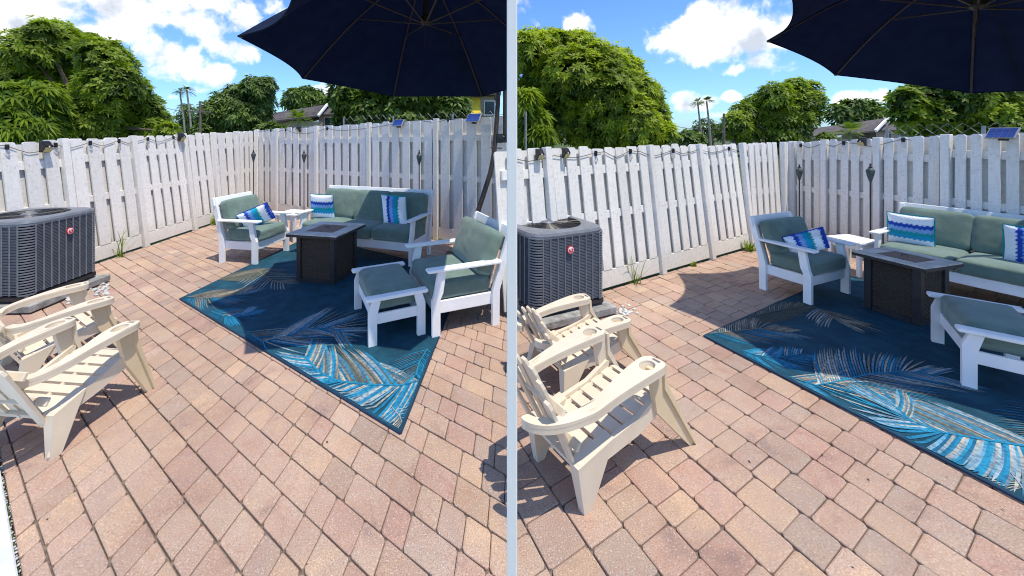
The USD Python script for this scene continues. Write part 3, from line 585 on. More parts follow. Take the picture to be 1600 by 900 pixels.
def side_table(label, pos, yaw, a, h):
    t = Thing('side_table', label, 'side table', (pos[0], pos[1], 0), yaw, 'small white side tables'); s = a / 2 - .035
    for sx in (-1, 1):
        for sy in (-1, 1):
            m = MB(); m.box((sx * s, sy * s, h / 2 - .015), (.046, .046, h - .03), .004); t.part('leg', m, 'white_plastic')
    for i in range(3):
        m = MB(); m.box(((i - 1) * a / 3, 0, h - .014), (a / 3 - .004, a, .028), .004); t.part('top_board', m, 'white_plastic')
    for q in range(4):
        m = MB(); m.box((0, s, h - .07), (a - .12, .02, .075), .003); t.part('apron', move(m, rzm(q * PI / 2)), 'white_plastic')
    m = MB(); m.lathe([(0, .004), (.016, .004), (.02, 0)], (0, 0, h)); t.part('plug', m, 'grey_outlet')
side_table('small white side table between the lounge chair and the sofa of the left patio', (-3.33, 6.84), 6.05, .43, .48)
side_table('small white side table between the lounge chair and the sofa of the right patio', (5.06, 5.20), 4.95, .40, .45)

def fire_pit(label, pos, yaw, a, s, h):
    t = Thing('fire_pit_table', label, 'fire pit', (pos[0], pos[1], 0), yaw, 'square fire pit tables'); g = a * .23
    m = MB(); m.box((0, 0, h - .026), (a, a, .03), .003); t.part('top_frame', m, 'dark_metal')
    n = 3; c = a / 2
    for q in range(4):                                       # a ring of slate tiles
        for i in range(2):
            x0, x1 = -c + .006 + i * (2 * c - g - .006) / 2 * 1, -c + .006 + (i + 1) * (2 * c - g - .006) / 2
            m = MB(); m.box(((x0 + x1) / 2, c - .006 - (g - .004) / 2 + .001, h - .006), (x1 - x0 - .004, g - .006, .014), .002)
            t.part('slate_tile', move(m, rzm(q * PI / 2)), 'slate_top')
    m = MB(); m.box((0, 0, h - .004), (a - 2 * g - .006, a - 2 * g - .006, .012), .002); lid = t.part('burner_lid', m, 'rust_brown')
    m = MB(); m.tube([(-.025, 0, h), (-.025, 0, h + .022), (.025, 0, h + .022), (.025, 0, h)], .004, 6); t.part('handle', m, 'dark_metal', lid)
    for q in range(4):
        m = MB(); m.box((s / 2 - .03, s / 2 - .03, (h - .05) / 2 + .01), (.062, .062, h - .06), .004); t.part('corner_post', move(m, rzm(q * PI / 2)), 'dark_metal')
        m = MB(); m.box((0, s / 2 - .018, .035), (s - .13, .024, .05), .003); t.part('base_rail', move(m, rzm(q * PI / 2)), 'dark_metal')
        m = MB(); pnl = (s - .126, h - .13); rows = 22
        m.box((0, s / 2 - .03, .06 + pnl[1] / 2), (pnl[0], .012, pnl[1]), .001)
        for i in range(rows):
            z = .065 + pnl[1] * (i + .5) / rows; nx_ = 14
            for j in range(nx_):
                if (i + j) % 2: continue
                x = -pnl[0] / 2 + pnl[0] * (j + .5) / nx_; m.box((x, s / 2 - .0225, z), (pnl[0] / nx_ * 1.7, .007, pnl[1] / rows * .82), .002)
        t.part('wicker_panel', move(m, rzm(q * PI / 2)), 'wicker')
fire_pit('dark wicker fire pit table with grey slate top on the rug of the left patio', (-1.99, 5.02), 6.07, .70, .53, .63)
fire_pit('dark wicker fire pit table with grey slate top on the rug of the right patio', (4.37, 3.95), 4.99, .58, .44, .60)

# ------------------------------------------------------------------ rugs
def frond(spine, n, length, spread, up_cols, dn_cols, width, seed, sides=(1, -1), fade=.35):
    """leaflets along a curved rib, each a narrow tapering strip; positions in metres on the rug plane"""
    r = np.random.default_rng(seed); spine = np.asarray(spine, float); s = np.linspace(0, 1, len(spine)); V, F, T = [], [], []
    def pt(u): return np.array([np.interp(u, s, spine[:, 0]), np.interp(u, s, spine[:, 1])])
    for i in range(n):
        u = (i + .5) / n; p = pt(u); d = pt(min(1, u + .03)) - pt(max(0, u - .03)); d /= np.linalg.norm(d)
        for sd in sides:
            cols = up_cols if sd > 0 else dn_cols
            nrm = np.array([-d[1], d[0]]) * sd; L = length * (1 - .55 * abs(u - .45) ** 1.3 * 1.5) * r.uniform(.85, 1.12) * (1 - fade * u)
            a = spread * (1 - .45 * u); dir0 = d * math.cos(a) + nrm * math.sin(a); dir1 = d * math.cos(a * .72) + nrm * math.sin(a * .72)
            c = np.array(cols[r.integers(len(cols))]) * r.uniform(.75, 1.15); c2 = np.array(cols[r.integers(len(cols))]) * r.uniform(.7, 1.1); b0 = len(V); zl = (2 * i + (sd > 0)) * 2.2e-5
            for q in range(6):
                x = q / 5; base = p + dir0 * L * x * (1 - x * .4) + dir1 * L * x * x * .4; wd = 1.05 * width * r.uniform(.85, 1.15) * (.55 + 1.1 * x) * (1 - x ** 3) + .0006
                tn = np.array([-dir0[1], dir0[0]])
                V += [np.append(base + tn * wd / 2, zl), np.append(base - tn * wd / 2, zl)]; T += [c * (1 - x) + c2 * x] * 2
                if q: k = b0 + 2 * q; F += [[k - 2, k - 1, k + 1], [k - 2, k + 1, k]]
    # the rib itself
    b0 = len(V); w2 = width * .5
    for i, p in enumerate(spine):
        d = spine[min(i + 1, len(spine) - 1)] - spine[max(i - 1, 0)]; d /= np.linalg.norm(d); tn = np.array([-d[1], d[0]])
        V += [np.append(p + tn * w2, .0042), np.append(p - tn * w2, .0042)]; T += [np.array(up_cols[0]) * .9] * 2
        if i: k = b0 + 2 * i; F += [[k - 2, k - 1, k + 1], [k - 2, k + 1, k]]
    return np.array(V), np.array(F), np.array(T)
BLU, SKY_, CRM, TAN, OLV, TEA, WHT = (.007, .13, .25), (.014, .23, .39), (.44, .39, .30), (.27, .22, .145), (.11, .11, .075), (.008, .10, .16), (.40, .47, .49)
_ri = np.linalg.inv(np.column_stack([RUGL['a'], RUGL['b']]))
def st(u, v): return _ri @ (gp(u, v)[:2] - RUGL['o'])
def rug(label, R, mode):
    o, a, b = R['o'], R['a'], R['b']; A, B = np.linalg.norm(a), np.linalg.norm(b)
    t = Thing('rug', label, 'rug', (o[0], o[1], 0), 0, 'blue palm frond rugs')
    q = np.array([(0, 0), a, a + b, b]); cc = q.mean(0); Pn = 40; V, F = [], []
    n = 60; es, et = np.linspace(0, 1, n), np.linspace(0, 1, n)
    for z, sgn in ((.0125, 1),):
        for i in es:
            for j in et:
                p = a * i + b * j; V.append([p[0], p[1], z + .0018 * math.sin(i * 31 + j * 9) * math.exp(-18 * min(i, j, 1 - i, 1 - j))])
    for i in range(n - 1):
        for j in range(n - 1): k = i * n + j; F.append([k, k + n, k + n + 1, k + 1])
    t.part('pile', (np.array(V), np.array(F)), 'rug_pile', smooth=True)
    mb = MB(); e = [np.append(x, .0075) for x in q]
    for i in range(4): mb.tube([e[i], (e[i] + e[(i + 1) % 4]) / 2, e[(i + 1) % 4]], .0075, 8)
    t.part('bound_edge', mb, 'rug_binding')
    own = np.linalg.inv(np.column_stack([a, b])); S = lambda pts: np.array([own @ (gp(*p)[:2] - o) for p in pts])
    P2 = lambda pts: np.array([a * max(.004, min(.996, s_)) + b * max(.004, min(.996, t_)) for s_, t_ in S(pts)])
    sc = math.sqrt(A * B) / math.sqrt(np.linalg.norm(RUGL['a']) * np.linalg.norm(RUGL['b'])); sc = .5 + .5 * sc if sc < 1 else sc
    up = 1 if True else -1
    jobs = [ # spine as seen, leaflets, length, spread, colours of the two sides, width
        ([(292, 466), (325, 468), (360, 465), (384, 457)], 38, .36, .95, [TAN, OLV, TAN, CRM], [SKY_, BLU, TAN], .0125),
        ([(335, 436), (370, 434), (405, 427)], 30, .34, .8, [OLV, TAN, OLV], [OLV, OLV], .014),
        ([(402, 424), (412, 432), (424, 440), (444, 446)], 14, .42, .95, [TAN, CRM, OLV], [WHT, CRM, TAN], .014),
        ([(330, 489), (350, 497), (370, 498), (391, 490)], 30, .30, 1.0, [SKY_, BLU, SKY_, CRM], [SKY_, BLU], .013),
        ([(385, 521), (410, 537), (445, 529), (480, 518), (515, 515), (536, 522)], 52, .58, .85, [SKY_, CRM, BLU, TAN, SKY_, WHT], [SKY_, SKY_, BLU, CRM, TAN], .0155),
        ([(664, 603), (625, 606), (580, 605), (530, 600), (497, 584), (476, 560)], 58, .60, 1.0, [SKY_, WHT, SKY_, CRM, SKY_, BLU], [SKY_, BLU, CRM, SKY_, TAN, OLV], .024),
        ([(668, 548), (655, 570), (650, 590)], 16, .32, .9, [SKY_, BLU], [SKY_, BLU, OLV], .014),
        ([(612, 640), (625, 655), (634, 668)], 9, .22, 1.3, [WHT, SKY_], [WHT, CRM], .006),
    ]
    if mode:
        seen = [[(1106, 523), (1150, 520), (1185, 516), (1236, 522)], [(1156, 500), (1205, 490), (1256, 480)], [(1276, 484), (1290, 492), (1302, 500), (1322, 506)], [(1160, 551), (1185, 559), (1215, 562), (1252, 556)],
                [(1232, 592), (1276, 606), (1316, 598), (1360, 588), (1410, 584), (1464, 590)], [(1640, 706), (1590, 700), (1540, 692), (1472, 680), (1424, 662), (1400, 640)], [(1660, 640), (1640, 668), (1630, 690)], [(1580, 745), (1590, 757), (1598, 768)]]
        jobs = [(seen[i],) + j[1:] for i, j in enumerate(jobs)]
    for i, (pts, n_, ln, sp, uc, dc, wd) in enumerate(jobs):
        s_ = P2(pts); 
        # turn sides so that 'up' is away from the near edge
        V, F, T = frond(s_, int(n_ * 1.08), ln * sc * 1.22, sp * 1.08, uc, dc, .80 * wd * (.6 + .4 * sc), 50 + i)
        # keep the print inside the rug
        ri = np.linalg.inv(np.column_stack([a, b])); uv = (V[:, :2] @ ri.T); uv = np.clip(uv, .005, .995); V[:, :2] = uv[:, :1] * a + uv[:, 1:] * b; V[:, 2] += .0152 + .0002 * i
        t.part('palm_print', (V, F), 'rug_print', tone=T)
rug('blue rug with printed palm fronds under the fire pit of the left patio', RUGL, 0)
rug('blue rug with printed palm fronds under the fire pit of the right patio', RUGR, 1)

# ------------------------------------------------------------------ resin armchairs
def adirondack(label, pos, yaw, w, ah, ff, dd, wr, clip=0, back=.60, ks=1.0, ka=1.0, tip=0.0):
    t = Thing('resin_armchair', label, 'armchair', (pos[0], pos[1], 0), yaw, 'cream resin garden armchairs', clip=clip); k = ah / .56; xs = w / 2; sx_ = xs - .055
    C = np.array([(-.36, .215), (-.26, .235), (-.155, .262), (-.05, .295), (.05, .325), (.115, .335), (.165, .318), (.195, .27), (.205, .225)]); C[:, 1] *= k; C[:, 0] = np.where(C[:, 0] < 0, C[:, 0] * ks, C[:, 0])
    seatw = sx_ * 2 - .02
    segs = [(0, .22, .30), (.24, .33, 0), (.35, .44, 0), (.46, .55, 0), (.57, .66, 0), (.68, .77, 0), (.79, 1.0, 0)]
    L = np.r_[0, np.cumsum(np.linalg.norm(np.diff(C, axis=0), axis=1))]; L /= L[-1]
    for a0, a1, _ in segs:
        u = np.linspace(a0 + .004, a1 - .004, 7); y = np.interp(u, L, C[:, 0]); z = np.interp(u, L, C[:, 1]); V, F = [], []
        for yy, zz in zip(y, z):
            for sgn in (-1, 1): V += [[sgn * seatw / 2, yy, zz], [sgn * seatw / 2, yy, zz - .016]]
        for i in range(6):
            q = i * 4; F += [[q, q + 2, q + 6, q + 4], [q + 1, q + 5, q + 7, q + 3], [q, q + 4, q + 5, q + 1], [q + 2, q + 3, q + 7, q + 6]]
        e = 24; F += [[0, 1, 3, 2], [e, e + 2, e + 3, e + 1]]
        t.part('seat_slat', (np.array(V), np.array(F)), 'cream_resin')
    m = MB()
    for x in (-seatw / 2 + .01, 0, seatw / 2 - .01):
        m.tube([(x, yy, zz - .014) for yy, zz in C[:-1]], .012, 6)
    t.part('seat_ribs', m, 'cream_resin')
    for s in (-1, 1):
        cl = np.array([(.052, .118, .085), (.055, .085, .118), (.056, .03, .128), (.060, -.06, .112), (.066, -.15, .082), (.068, -.23, .064), (.058, -.31, .056), (.03, -.37, .052), (-.015, -.405, .050), (-.065, -.415, .046)])
        cl[:, 1] = np.where(cl[:, 1] > 0, cl[:, 1], cl[:, 1] * ka) + tip; cl[:, 0] += xs - .085
        tt = np.linspace(0, len(cl) - 1, 40); cs = CubicSpline(np.arange(len(cl)), cl); q = cs(tt); dq = cs(tt, 1)[:, :2]; dq /= np.linalg.norm(dq, axis=1)[:, None]; nq = np.stack([-dq[:, 1], dq[:, 0]], 1)
        pg = Polygon(np.vstack([q[:, :2] + nq * q[:, 2:] / 2, (q[:, :2] - nq * q[:, 2:] / 2)[::-1]])).buffer(0).buffer(.014, 4).buffer(-.014, 4).buffer(-.016, 4).buffer(.016, 4)
        if pg.geom_type != 'Polygon': pg = max(pg.geoms, key=lambda g_: g_.area)
        hole = Polygon([((xs - .029) + .036 * math.cos(q_), tip + .02 + .052 * math.sin(q_)) for q_ in np.arange(0, 2 * PI, .3)]); slot = Polygon([(xs - .054, tip + .088), (xs - .006, tip + .088), (xs - .006, tip + .108), (xs - .054, tip + .108)])
        drop = lambda y: ah - .020 - .05 * k * np.clip(-y / .4, 0, 1.2) ** 1.5
        def flat(poly, th, dz):
            ex = trimesh.creation.extrude_polygon(poly, th, engine='earcut'); v, f = trimesh.remesh.subdivide_to_size(ex.vertices, ex.faces, .12); v = np.array(v); v[:, 2] += drop(v[:, 1]) + dz; v[:, 0] *= s; return v, f
        arm = t.part('arm', flat(pg.difference(hole).difference(slot), .018, 0), 'cream_resin')
        t.part('arm_skirt', flat(pg.buffer(-.001).difference(pg.buffer(-.008)), .034, -.026), 'cream_resin', arm)
        cup = MB(); cup.lathe([(0, ah - .055), (.03, ah - .055), (.042, ah - .012)], (0, 0, 0), 18); cv, cf = cup.get(); cv = cv * np.array([.86, 1.24, 1]) + np.array([(xs - .029) * s, .02 + tip, 0]); t.part('cup_holder', (cv, cf), 'cream_resin', arm, smooth=40)
        m = MB(); m.prism([(-.02, ah - .03), (.095, ah - .03), (.10, ah * .78), (ff + .03, .0), (ff - .02, .0), (.035, ah * .52), (.0, ah * .78)], .03, YZ, (s * (xs - .035), 0, 0))
        m.prism([(.08, ah - .035), (.10, ah - .035), (.108, ah * .76), (ff + .036, .0), (ff + .018, 0), (.088, ah * .72)], .056, YZ, (s * (xs - .035), 0, 0))
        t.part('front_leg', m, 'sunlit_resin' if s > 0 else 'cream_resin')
        m = MB(); y0, z0 = -.27, .25 * k
        V = np.array([[xs - .095, -.20 * ks, .285 * k], [xs - .03, -.20 * ks, .285 * k], [xs - .03, -.37 * ks, .235 * k], [xs - .095, -.37 * ks, .235 * k], [wr / 2 - .022, -dd + .028, 0], [wr / 2 + .016, -dd + .028, 0], [wr / 2 + .016, -dd - .024, 0], [wr / 2 - .022, -dd - .024, 0]])
        V[:, 0] *= s; m.raw(V, [[0, 1, 2, 3], [4, 7, 6, 5], [0, 4, 5, 1], [1, 5, 6, 2], [2, 6, 7, 3], [3, 7, 4, 0]])
        m.bar((s * (wr / 2 + .0), -dd + .0, .004), (s * (xs - .05), -.285 * ks, .25 * k), .066, .018, .006, up=(s * 1.0, 0, .2)); t.part('rear_leg', m, 'cream_resin')
        m = MB(); m.prism([(-.36 * ks, .17 * k), (-.36 * ks, .24 * k), (-.1, .30 * k), (.08, .37 * k), (.10, .36 * k), (.08, .27 * k), (-.1, .215 * k)], .026, YZ, (s * (seatw / 2 + .014), 0, 0)); t.part('seat_rail', m, 'cream_resin')
    nb = 7; la = math.radians(27)
    for i in range(nb):
        q = i - (nb - 1) / 2; x0 = q * (seatw - .02) / nb; x1 = q * (seatw + .09) / nb; H_ = back * k * (1 - .018 * q * q)
        yb = -.30 * ks; p0 = np.array([x0, yb, .20 * k]); p1 = np.array([x1, yb - math.sin(la) * H_, .20 * k + math.cos(la) * H_]); wd0, wd1 = (seatw - .02) / nb - .008, (seatw + .09) / nb - .008
        d = (p1 - p0); dn = d / np.linalg.norm(d); nn = np.cross([1, 0, 0], dn); cv = .0008 * q * q * 8; V = []
        for z_ in (0, .016):
            for pp_, wd in ((p0, wd0), (p0 * .06 + p1 * .94, wd1), (p1, wd1 * .6)):
                for sgn in (-1, 1): V.append(pp_ + np.array([sgn * wd / 2, 0, 0]) + nn * (z_ + cv))
        F = [[0, 1, 3, 2], [2, 3, 5, 4], [6, 8, 9, 7], [8, 10, 11, 9], [0, 2, 8, 6], [2, 4, 10, 8], [1, 7, 9, 3], [3, 9, 11, 5], [0, 6, 7, 1], [4, 5, 11, 10]]
        t.part('back_slat', (np.array(V), np.array(F)), 'cream_resin')
    for hh in (.22, .62):
        m = MB(); p = np.array([0, -.30 * ks - math.sin(la) * back * k * hh - .012, .20 * k + math.cos(la) * back * k * hh - .004]); m.box(p, (seatw + .06 * hh, .02, .045), .004, rx(la)); t.part('back_brace', m, 'cream_resin')
    return t
adirondack('cream resin armchair nearest the camera in the left patio', (-2.66, 2.60), 6.18, .55, .56, .21, .37, .50, ka=1.05, tip=-.02)
adirondack('cream resin armchair before the air conditioner, farther of the left patio pair', (-3.40, 3.27), 5.74, .66, .50, .20, .37, .56)
adirondack('cream resin armchair nearest the camera in the right patio, beside the white post', (.84, 2.29), 5.25, .47, .60, .37, .48, .36, clip=1, back=.55, ks=1.5, ka=1.75, tip=-.06)
adirondack('cream resin armchair before the air conditioner, farther of the right patio pair', (.95, 3.10), 5.15, .50, .46, .30, .50, .46, clip=1, back=.55, ks=1.35, ka=1.5, tip=-.03)

# ------------------------------------------------------------------ air conditioners on concrete pads
def air_conditioner(label, plabel, pos, yaw, w, h, clip=0):
    z0 = .12
    pad = Thing('concrete_pad', plabel, 'concrete pad', (pos[0], pos[1], 0), yaw, 'concrete pads under the air conditioners', clip=clip)
    m = MB(); m.box((.02, -.02, .055), (w + .11, w + .11, .075), .008); pad.part('slab', m, 'concrete')
    m = MB(); m.box((.02, -.02, .009), (w + .05, w + .05, .016), .001); pad.part('shadow_gap_base', m, 'joint_sand')
    t = Thing('air_conditioner', label, 'air conditioner', (pos[0], pos[1], 0), yaw, 'grey air conditioning units', clip=clip); s = w / 2; cr = w * .11
    m = MB(); m.box((0, 0, z0 + .02), (w - .02, w - .02, .075), .02); t.part('base_pan', m, 'dark_metal')
    hb, ht = z0 + .06, h - .055
    m = MB(); m.box((0, 0, (hb + ht) / 2), (w - .06, w - .06, ht - hb), .01); t.part('coil_core', m, 'black_void')
    n = 46
    for q in range(4):
        V, F = [], []; x0, x1 = -s + cr, s - cr
        for i in range(n):
            za, zb = hb + (ht - hb) * i / n, hb + (ht - hb) * (i + 1) / n; zm = za + (zb - za) * .72
            for zz, oo in ((za, .0), (zm, .014), (zb, .0)): V += [[x0, -s - .0 + .014 - oo, zz], [x1, -s + .014 - oo, zz]]
        for i in range(len(V) // 2 - 1): k = 2 * i; F.append([k, k + 1, k + 3, k + 2])
        t.part('louver_panel', move((np.array(V), np.array(F)), rzm(q * PI / 2)), 'grey_metal')
        for i in range(9):
            x = x0 + (x1 - x0) * i / 8; m = MB(); m.box((x, -s - .001, (hb + ht) / 2), (.012, .012, ht - hb), .003); t.part('rib', move(m, rzm(q * PI / 2)), 'mid_grey_metal')
        # rounded corner with open slots
        m = MB(); nsl = 26
        for i in range(nsl + 1):
            z = hb + (ht - hb) * i / nsl; a = np.linspace(-PI / 2, 0, 7); c0 = np.array([s - cr, -s + cr]); V = []
            for rr, dz in ((cr - .004, -.006), (cr + .002, -.009), (cr + .002, .003), (cr - .004, .006)):
                V += [[c0[0] + rr * math.cos(x), c0[1] + rr * math.sin(x), z + dz] for x in a]
            F = []
            for k in range(4):
                for j in range(6): aa, bb = k * 7 + j, ((k + 1) % 4) * 7 + j; F.append([aa, aa + 1, bb + 1, bb])
            m.raw(V, F)
        a = np.linspace(-PI / 2, 0, 7); V = [[s - cr + (cr - .012) * math.cos(x), -s + cr + (cr - .012) * math.sin(x), z] for z in (hb, ht) for x in a]
        t.part('slotted_corner', move(m, rzm(q * PI / 2)), 'grey_metal')
    # lid: rounded square rim round a sunk round grille
    def ring(r, z, n_=64, sq=None):
        a = np.arange(n_) / n_ * 2 * PI
        if sq is None: return np.column_stack([r * np.cos(a), r * np.sin(a), np.full(n_, z)])
        p = 6.0; k = (np.abs(np.cos(a)) ** p + np.abs(np.sin(a)) ** p) ** (-1 / p); return np.column_stack([sq * k * np.cos(a), sq * k * np.sin(a), np.full(n_, z)])
    R_ = [ring(0, ht - .012, sq=s + .004), ring(0, ht + .018, sq=s + .012), ring(0, h - .012, sq=s + .002), ring(0, h, sq=s - .025), ring(s * .86, h + .004), ring(s * .82, h - .004), ring(s * .78, h - .05), ring(s * .2, h - .075)]
    V = np.vstack(R_); F = [[i * 64 + j, i * 64 + (j + 1) % 64, (i + 1) * 64 + (j + 1) % 64, (i + 1) * 64 + j] for i in range(len(R_) - 1) for j in range(64)]
    t.part('lid', (V[:64 * 6], np.array(F[:64 * 5])), 'mid_grey_metal', smooth=35)
    t.part('fan_well', (V[64 * 5:], np.array(F[:64 * 2])), 'black_void', smooth=35)
    m = MB(); a = np.linspace(0, 2 * PI, 41)
    for rr in np.linspace(.16, .80, 15): m.tube(np.column_stack([s * rr * np.cos(a), s * rr * np.sin(a), np.full(41, h - .012 + .0 * rr)]), .0025, 4, cap=False)
    for x in np.arange(0, 2 * PI, PI / 10): m.tube([(s * .15 * math.cos(x), s * .15 * math.sin(x), h - .015), (s * .82 * math.cos(x), s * .82 * math.sin(x), h - .004)], .003, 4)
    t.part('fan_grille', m, 'dark_metal')
    m = MB(); m.lathe([(0, h + .006), (s * .13, h + .006), (s * .17, h - .008), (s * .17, h - .03)], n=28); t.part('motor_cap', m, 'grey_metal', smooth=35)
    return t
def badge(t, x, y, z, rad):
    """round red emblem with a white swirl on the face that looks along local -y"""
    o = np.array([x, y, z]); fr = np.array([[1., 0, 0], [0, 0, 1.], [0, -1., 0]])
    circ = lambda r, c=(0, 0), n=28, a0=0, a1=2 * PI: [(c[0] + r * math.cos(q), c[1] + r * math.sin(q)) for q in np.linspace(a0, a1, n, endpoint=abs(a1 - a0) < 6)]
    m = MB(); m.prism(circ(rad), .010, fr, o); b_ = t.part('badge', m, 'badge_red')
    m = MB(); m.prism(circ(rad * .80), .004, fr, o + np.array([0, -.007, 0])); t.part('badge_field', m, 'badge_white', b_)
    sw = circ(rad * .62, n=20, a0=math.radians(150), a1=math.radians(395)) + circ(rad * .30, (.12 * rad, .02 * rad), n=14, a0=math.radians(20), a1=math.radians(-195))
    m = MB(); m.prism(sw, .004, fr, o + np.array([0, -.0105, 0])); m.prism(circ(rad * .2, (.28 * rad, .22 * rad), 12), .004, fr, o + np.array([0, -.0108, 0])); t.part('badge_swirl', m, 'badge_red', b_)
acL = air_conditioner('grey louvered air conditioner with a round red badge, left patio', 'mottled concrete pad under the air conditioner of the left patio', (-5.12, 4.36), 1.62, .80, .96)
badge(acL, .03, -.414, .75, .040)
acR = air_conditioner('grey louvered air conditioner with a round red badge, right patio', 'mottled concrete pad under the air conditioner of the right patio', (.735, 4.20), .42, .87, .91, clip=1)
badge(acR, -.03, -.449, .72, .040)

# ------------------------------------------------------------------ parasols
def parasol(label, center, ez, r, rise, yaw, tx, ty, mast, arm_from, clip=0, crank=None):
    t = Thing('parasol', label, 'parasol', (center[0], center[1], 0), 0, 'navy cantilever parasols', clip=clip)
    K = lambda k: np.array([r * math.cos(yaw + k * PI / 4), r * math.sin(yaw + k * PI / 4), 0])
    lift = lambda p: p + np.array([0, 0, ez + p[0] * tx + p[1] * ty])
    apex = np.array([0, 0, ez + rise]); nU, nT = 12, 10
    for k in range(8):
        A, B = K(k), K(k + 1); V, F = [], []
        for lay in (0, .006):
            for i in range(nT + 1):
                q = i / nT
                for j in range(nU + 1):
                    u = j / nU; e = A * (1 - u) + B * u; e = e * (1 - .075 * 4 * u * (1 - u) * q); p = lift(e) * q + apex * (1 - q)
                    p[2] += .12 * math.sin(PI * q) - .05 * 4 * u * (1 - u) * q * (1 - q * .6) * 1.3 + lay; V.append(p)
            o = lay and (nT + 1) * (nU + 1)
            for i in range(nT):
                for j in range(nU): a = o + i * (nU + 1) + j; F.append([a, a + 1, a + nU + 2, a + nU + 1])
        t.part('canopy_panel', (np.array(V), np.array(F)), 'navy_canvas', smooth=True)
        # a hem strip along the edge
        m = MB(); edge = np.array([V[nT * (nU + 1) + j] for j in range(nU + 1)]); m.tube(edge, .006, 5); t.part('hem', m, 'navy_canvas')
    hub = np.array([0, 0, ez + rise * .42])
    for k in range(8):
        A = K(k); pts = []
        for q in np.linspace(.03, .985, 9):
            p = lift(A) * q + apex * (1 - q); p[2] += .12 * math.sin(PI * q) - .022; pts.append(p)
        m = MB()
        for a_, b_ in zip(pts[:-1], pts[1:]): m.bar(a_, b_, .020, .012, .002)
        rb = t.part('rib', m, 'bronze_metal')
        m = MB(); m.bar(hub * .985 + (pts[4] - hub) * .02, pts[4] - np.array([0, 0, .012]), .016, .012, .002); t.part('strut', m, 'bronze_metal')
        m = MB(); d = pts[-1] / 1.0; m.box(pts[-1], (.035, .035, .022), .006); t.part('rib_tip', m, 'dark_metal', rb)
    m = MB(); m.lathe([(0, -.055), (.035, -.055), (.06, -.03), (.06, .03), (.03, .045), (.02, rise * .5)], hub, 16); t.part('hub', m, 'dark_metal', smooth=40)
    m = MB(); m.tube([hub + [0, 0, -.05], hub + [-.004, 0, -.18], hub + [-.02, .01, -.32]], [.007, .006, .004], 6); t.part('pull_cord', m, 'cable_black')
    mast = [np.asarray(p) - np.append(center, 0) for p in mast]
    top = [mast[-1] + (apex + [0, 0, .30] - mast[-1]) * q + np.array([0, 0, .62 * math.sin(PI * q)]) for q in (.25, .5, .75, .93)] + [apex + [0, 0, .28], apex + [0, 0, -.02]]
    base = mast[0]; m = MB(); P = np.array(mast + top); s = np.r_[0, np.cumsum(np.linalg.norm(np.diff(P, axis=0), axis=1))]; from_ = np.linspace(0, s[-1], 60)
    from scipy.interpolate import PchipInterpolator
    t.part('mast', m.tube(PchipInterpolator(s, P)(from_), .037, 12), 'bronze_metal', smooth=True)
    m = MB(); m.box((base[0], base[1], .03), (.62, .62, .06), .01); t.part('base_plate', m, 'dark_metal')
    if crank is not None:
        c = np.asarray(crank) - np.append(center, 0); m = MB(); m.tube([c + [0, 0, -.02], c + [0.0, 0, .75], c + [-.02, 0, 1.3]], .032, 10); t.part('support_tube', m, 'bronze_metal', smooth=True)
        m = MB(); m.lathe([(0, -.07), (.05, -.07), (.058, 0), (.05, .07), (0, .07)], c + [-.085, -.01, -.02], 14); m.box(c + [-.03, 0, -.03], (.16, .07, .11), .02); t.part('crank_box', m, 'dark_metal')
        m = MB(); m.tube([c + [.0, -.06, -.03], c + [.01, -.10, .02], c + [.03, -.10, .06]], .014, 8); m.tube([c + [-.05, -.03, -.17], c + [-.22, -.05, -.16]], .012, 8); t.part('crank_handle', m, 'dark_metal', smooth=True)
Zm = 5.62
parasol('navy parasol on a curved brown mast over the left patio', (-.351 * 1.75, 2.469 * 1.75), 1.85 + .476 * 1.75, 1.806, 1.10, 3.56, .006, -.138,
        [gp(728, 409) * Zm / gp(728, 409)[1] * np.array([1, 1, 0])] + [at(u, v, Z_) for u, v, Z_ in ((735, 372, 5.62), (747, 330, 5.68), (758, 296, 5.74), (768, 262, 5.82), (773, 228, 5.9), (776, 190, 5.98), (778, 150, 6.04))], None, clip=-1, crank=at(789, 214, 5.92))
parasol('navy parasol over the right patio, its mast out of view', (3.217 * 1.35, 2.479 * 1.35), 1.85 + .632 * 1.35, 1.126 * 1.35, .523 * 1.35, 2.26, -.30, -.031,
        [np.array([7.4, 3.9, z]) for z in (0, .8, 1.6, 2.4)], None)

# ------------------------------------------------------------------ torches, lamps, solar panels and lights on the fences
def torch(label, u, v, Z, lean=0.0):
    p = at(u, v, Z); t = Thing('garden_torch', label, 'torch', (p[0], p[1], 0), 0, 'metal garden torches'); h = p[2]
    m = MB(); m.tube([(0, 0, 0), (0, 0, h - .10)], .009, 8); t.part('stake', m, 'dark_metal')
    m = MB(); m.lathe([(.004, -.14), (.014, -.12), (.030, -.06), (.047, .01), (.050, .035), (.040, .06), (.022, .075)], (0, 0, h), 16); b_ = t.part('oil_bowl', m, 'torch_metal', smooth=40)
    m = MB(); m.lathe([(.022, .075), (.024, .095), (.012, .10), (.010, .125), (.016, .135), (.0, .145)], (0, 0, h), 12); t.part('wick_cap', m, 'dark_metal', b_)
torch('slim metal torch standing nearest the fence corner of the left patio', 396, 244, 8.6)
torch('slim metal torch standing between the small table and the fence of the left patio', 475, 245, 8.35)
torch('slim metal torch standing behind the sofa of the left patio', 655, 247, 6.75)
torch('slim metal torch standing nearest the fence corner of the right patio', 1249, 270, 6.5)
torch('slim metal torch standing behind the small table of the right patio', 1360, 271, 5.5)

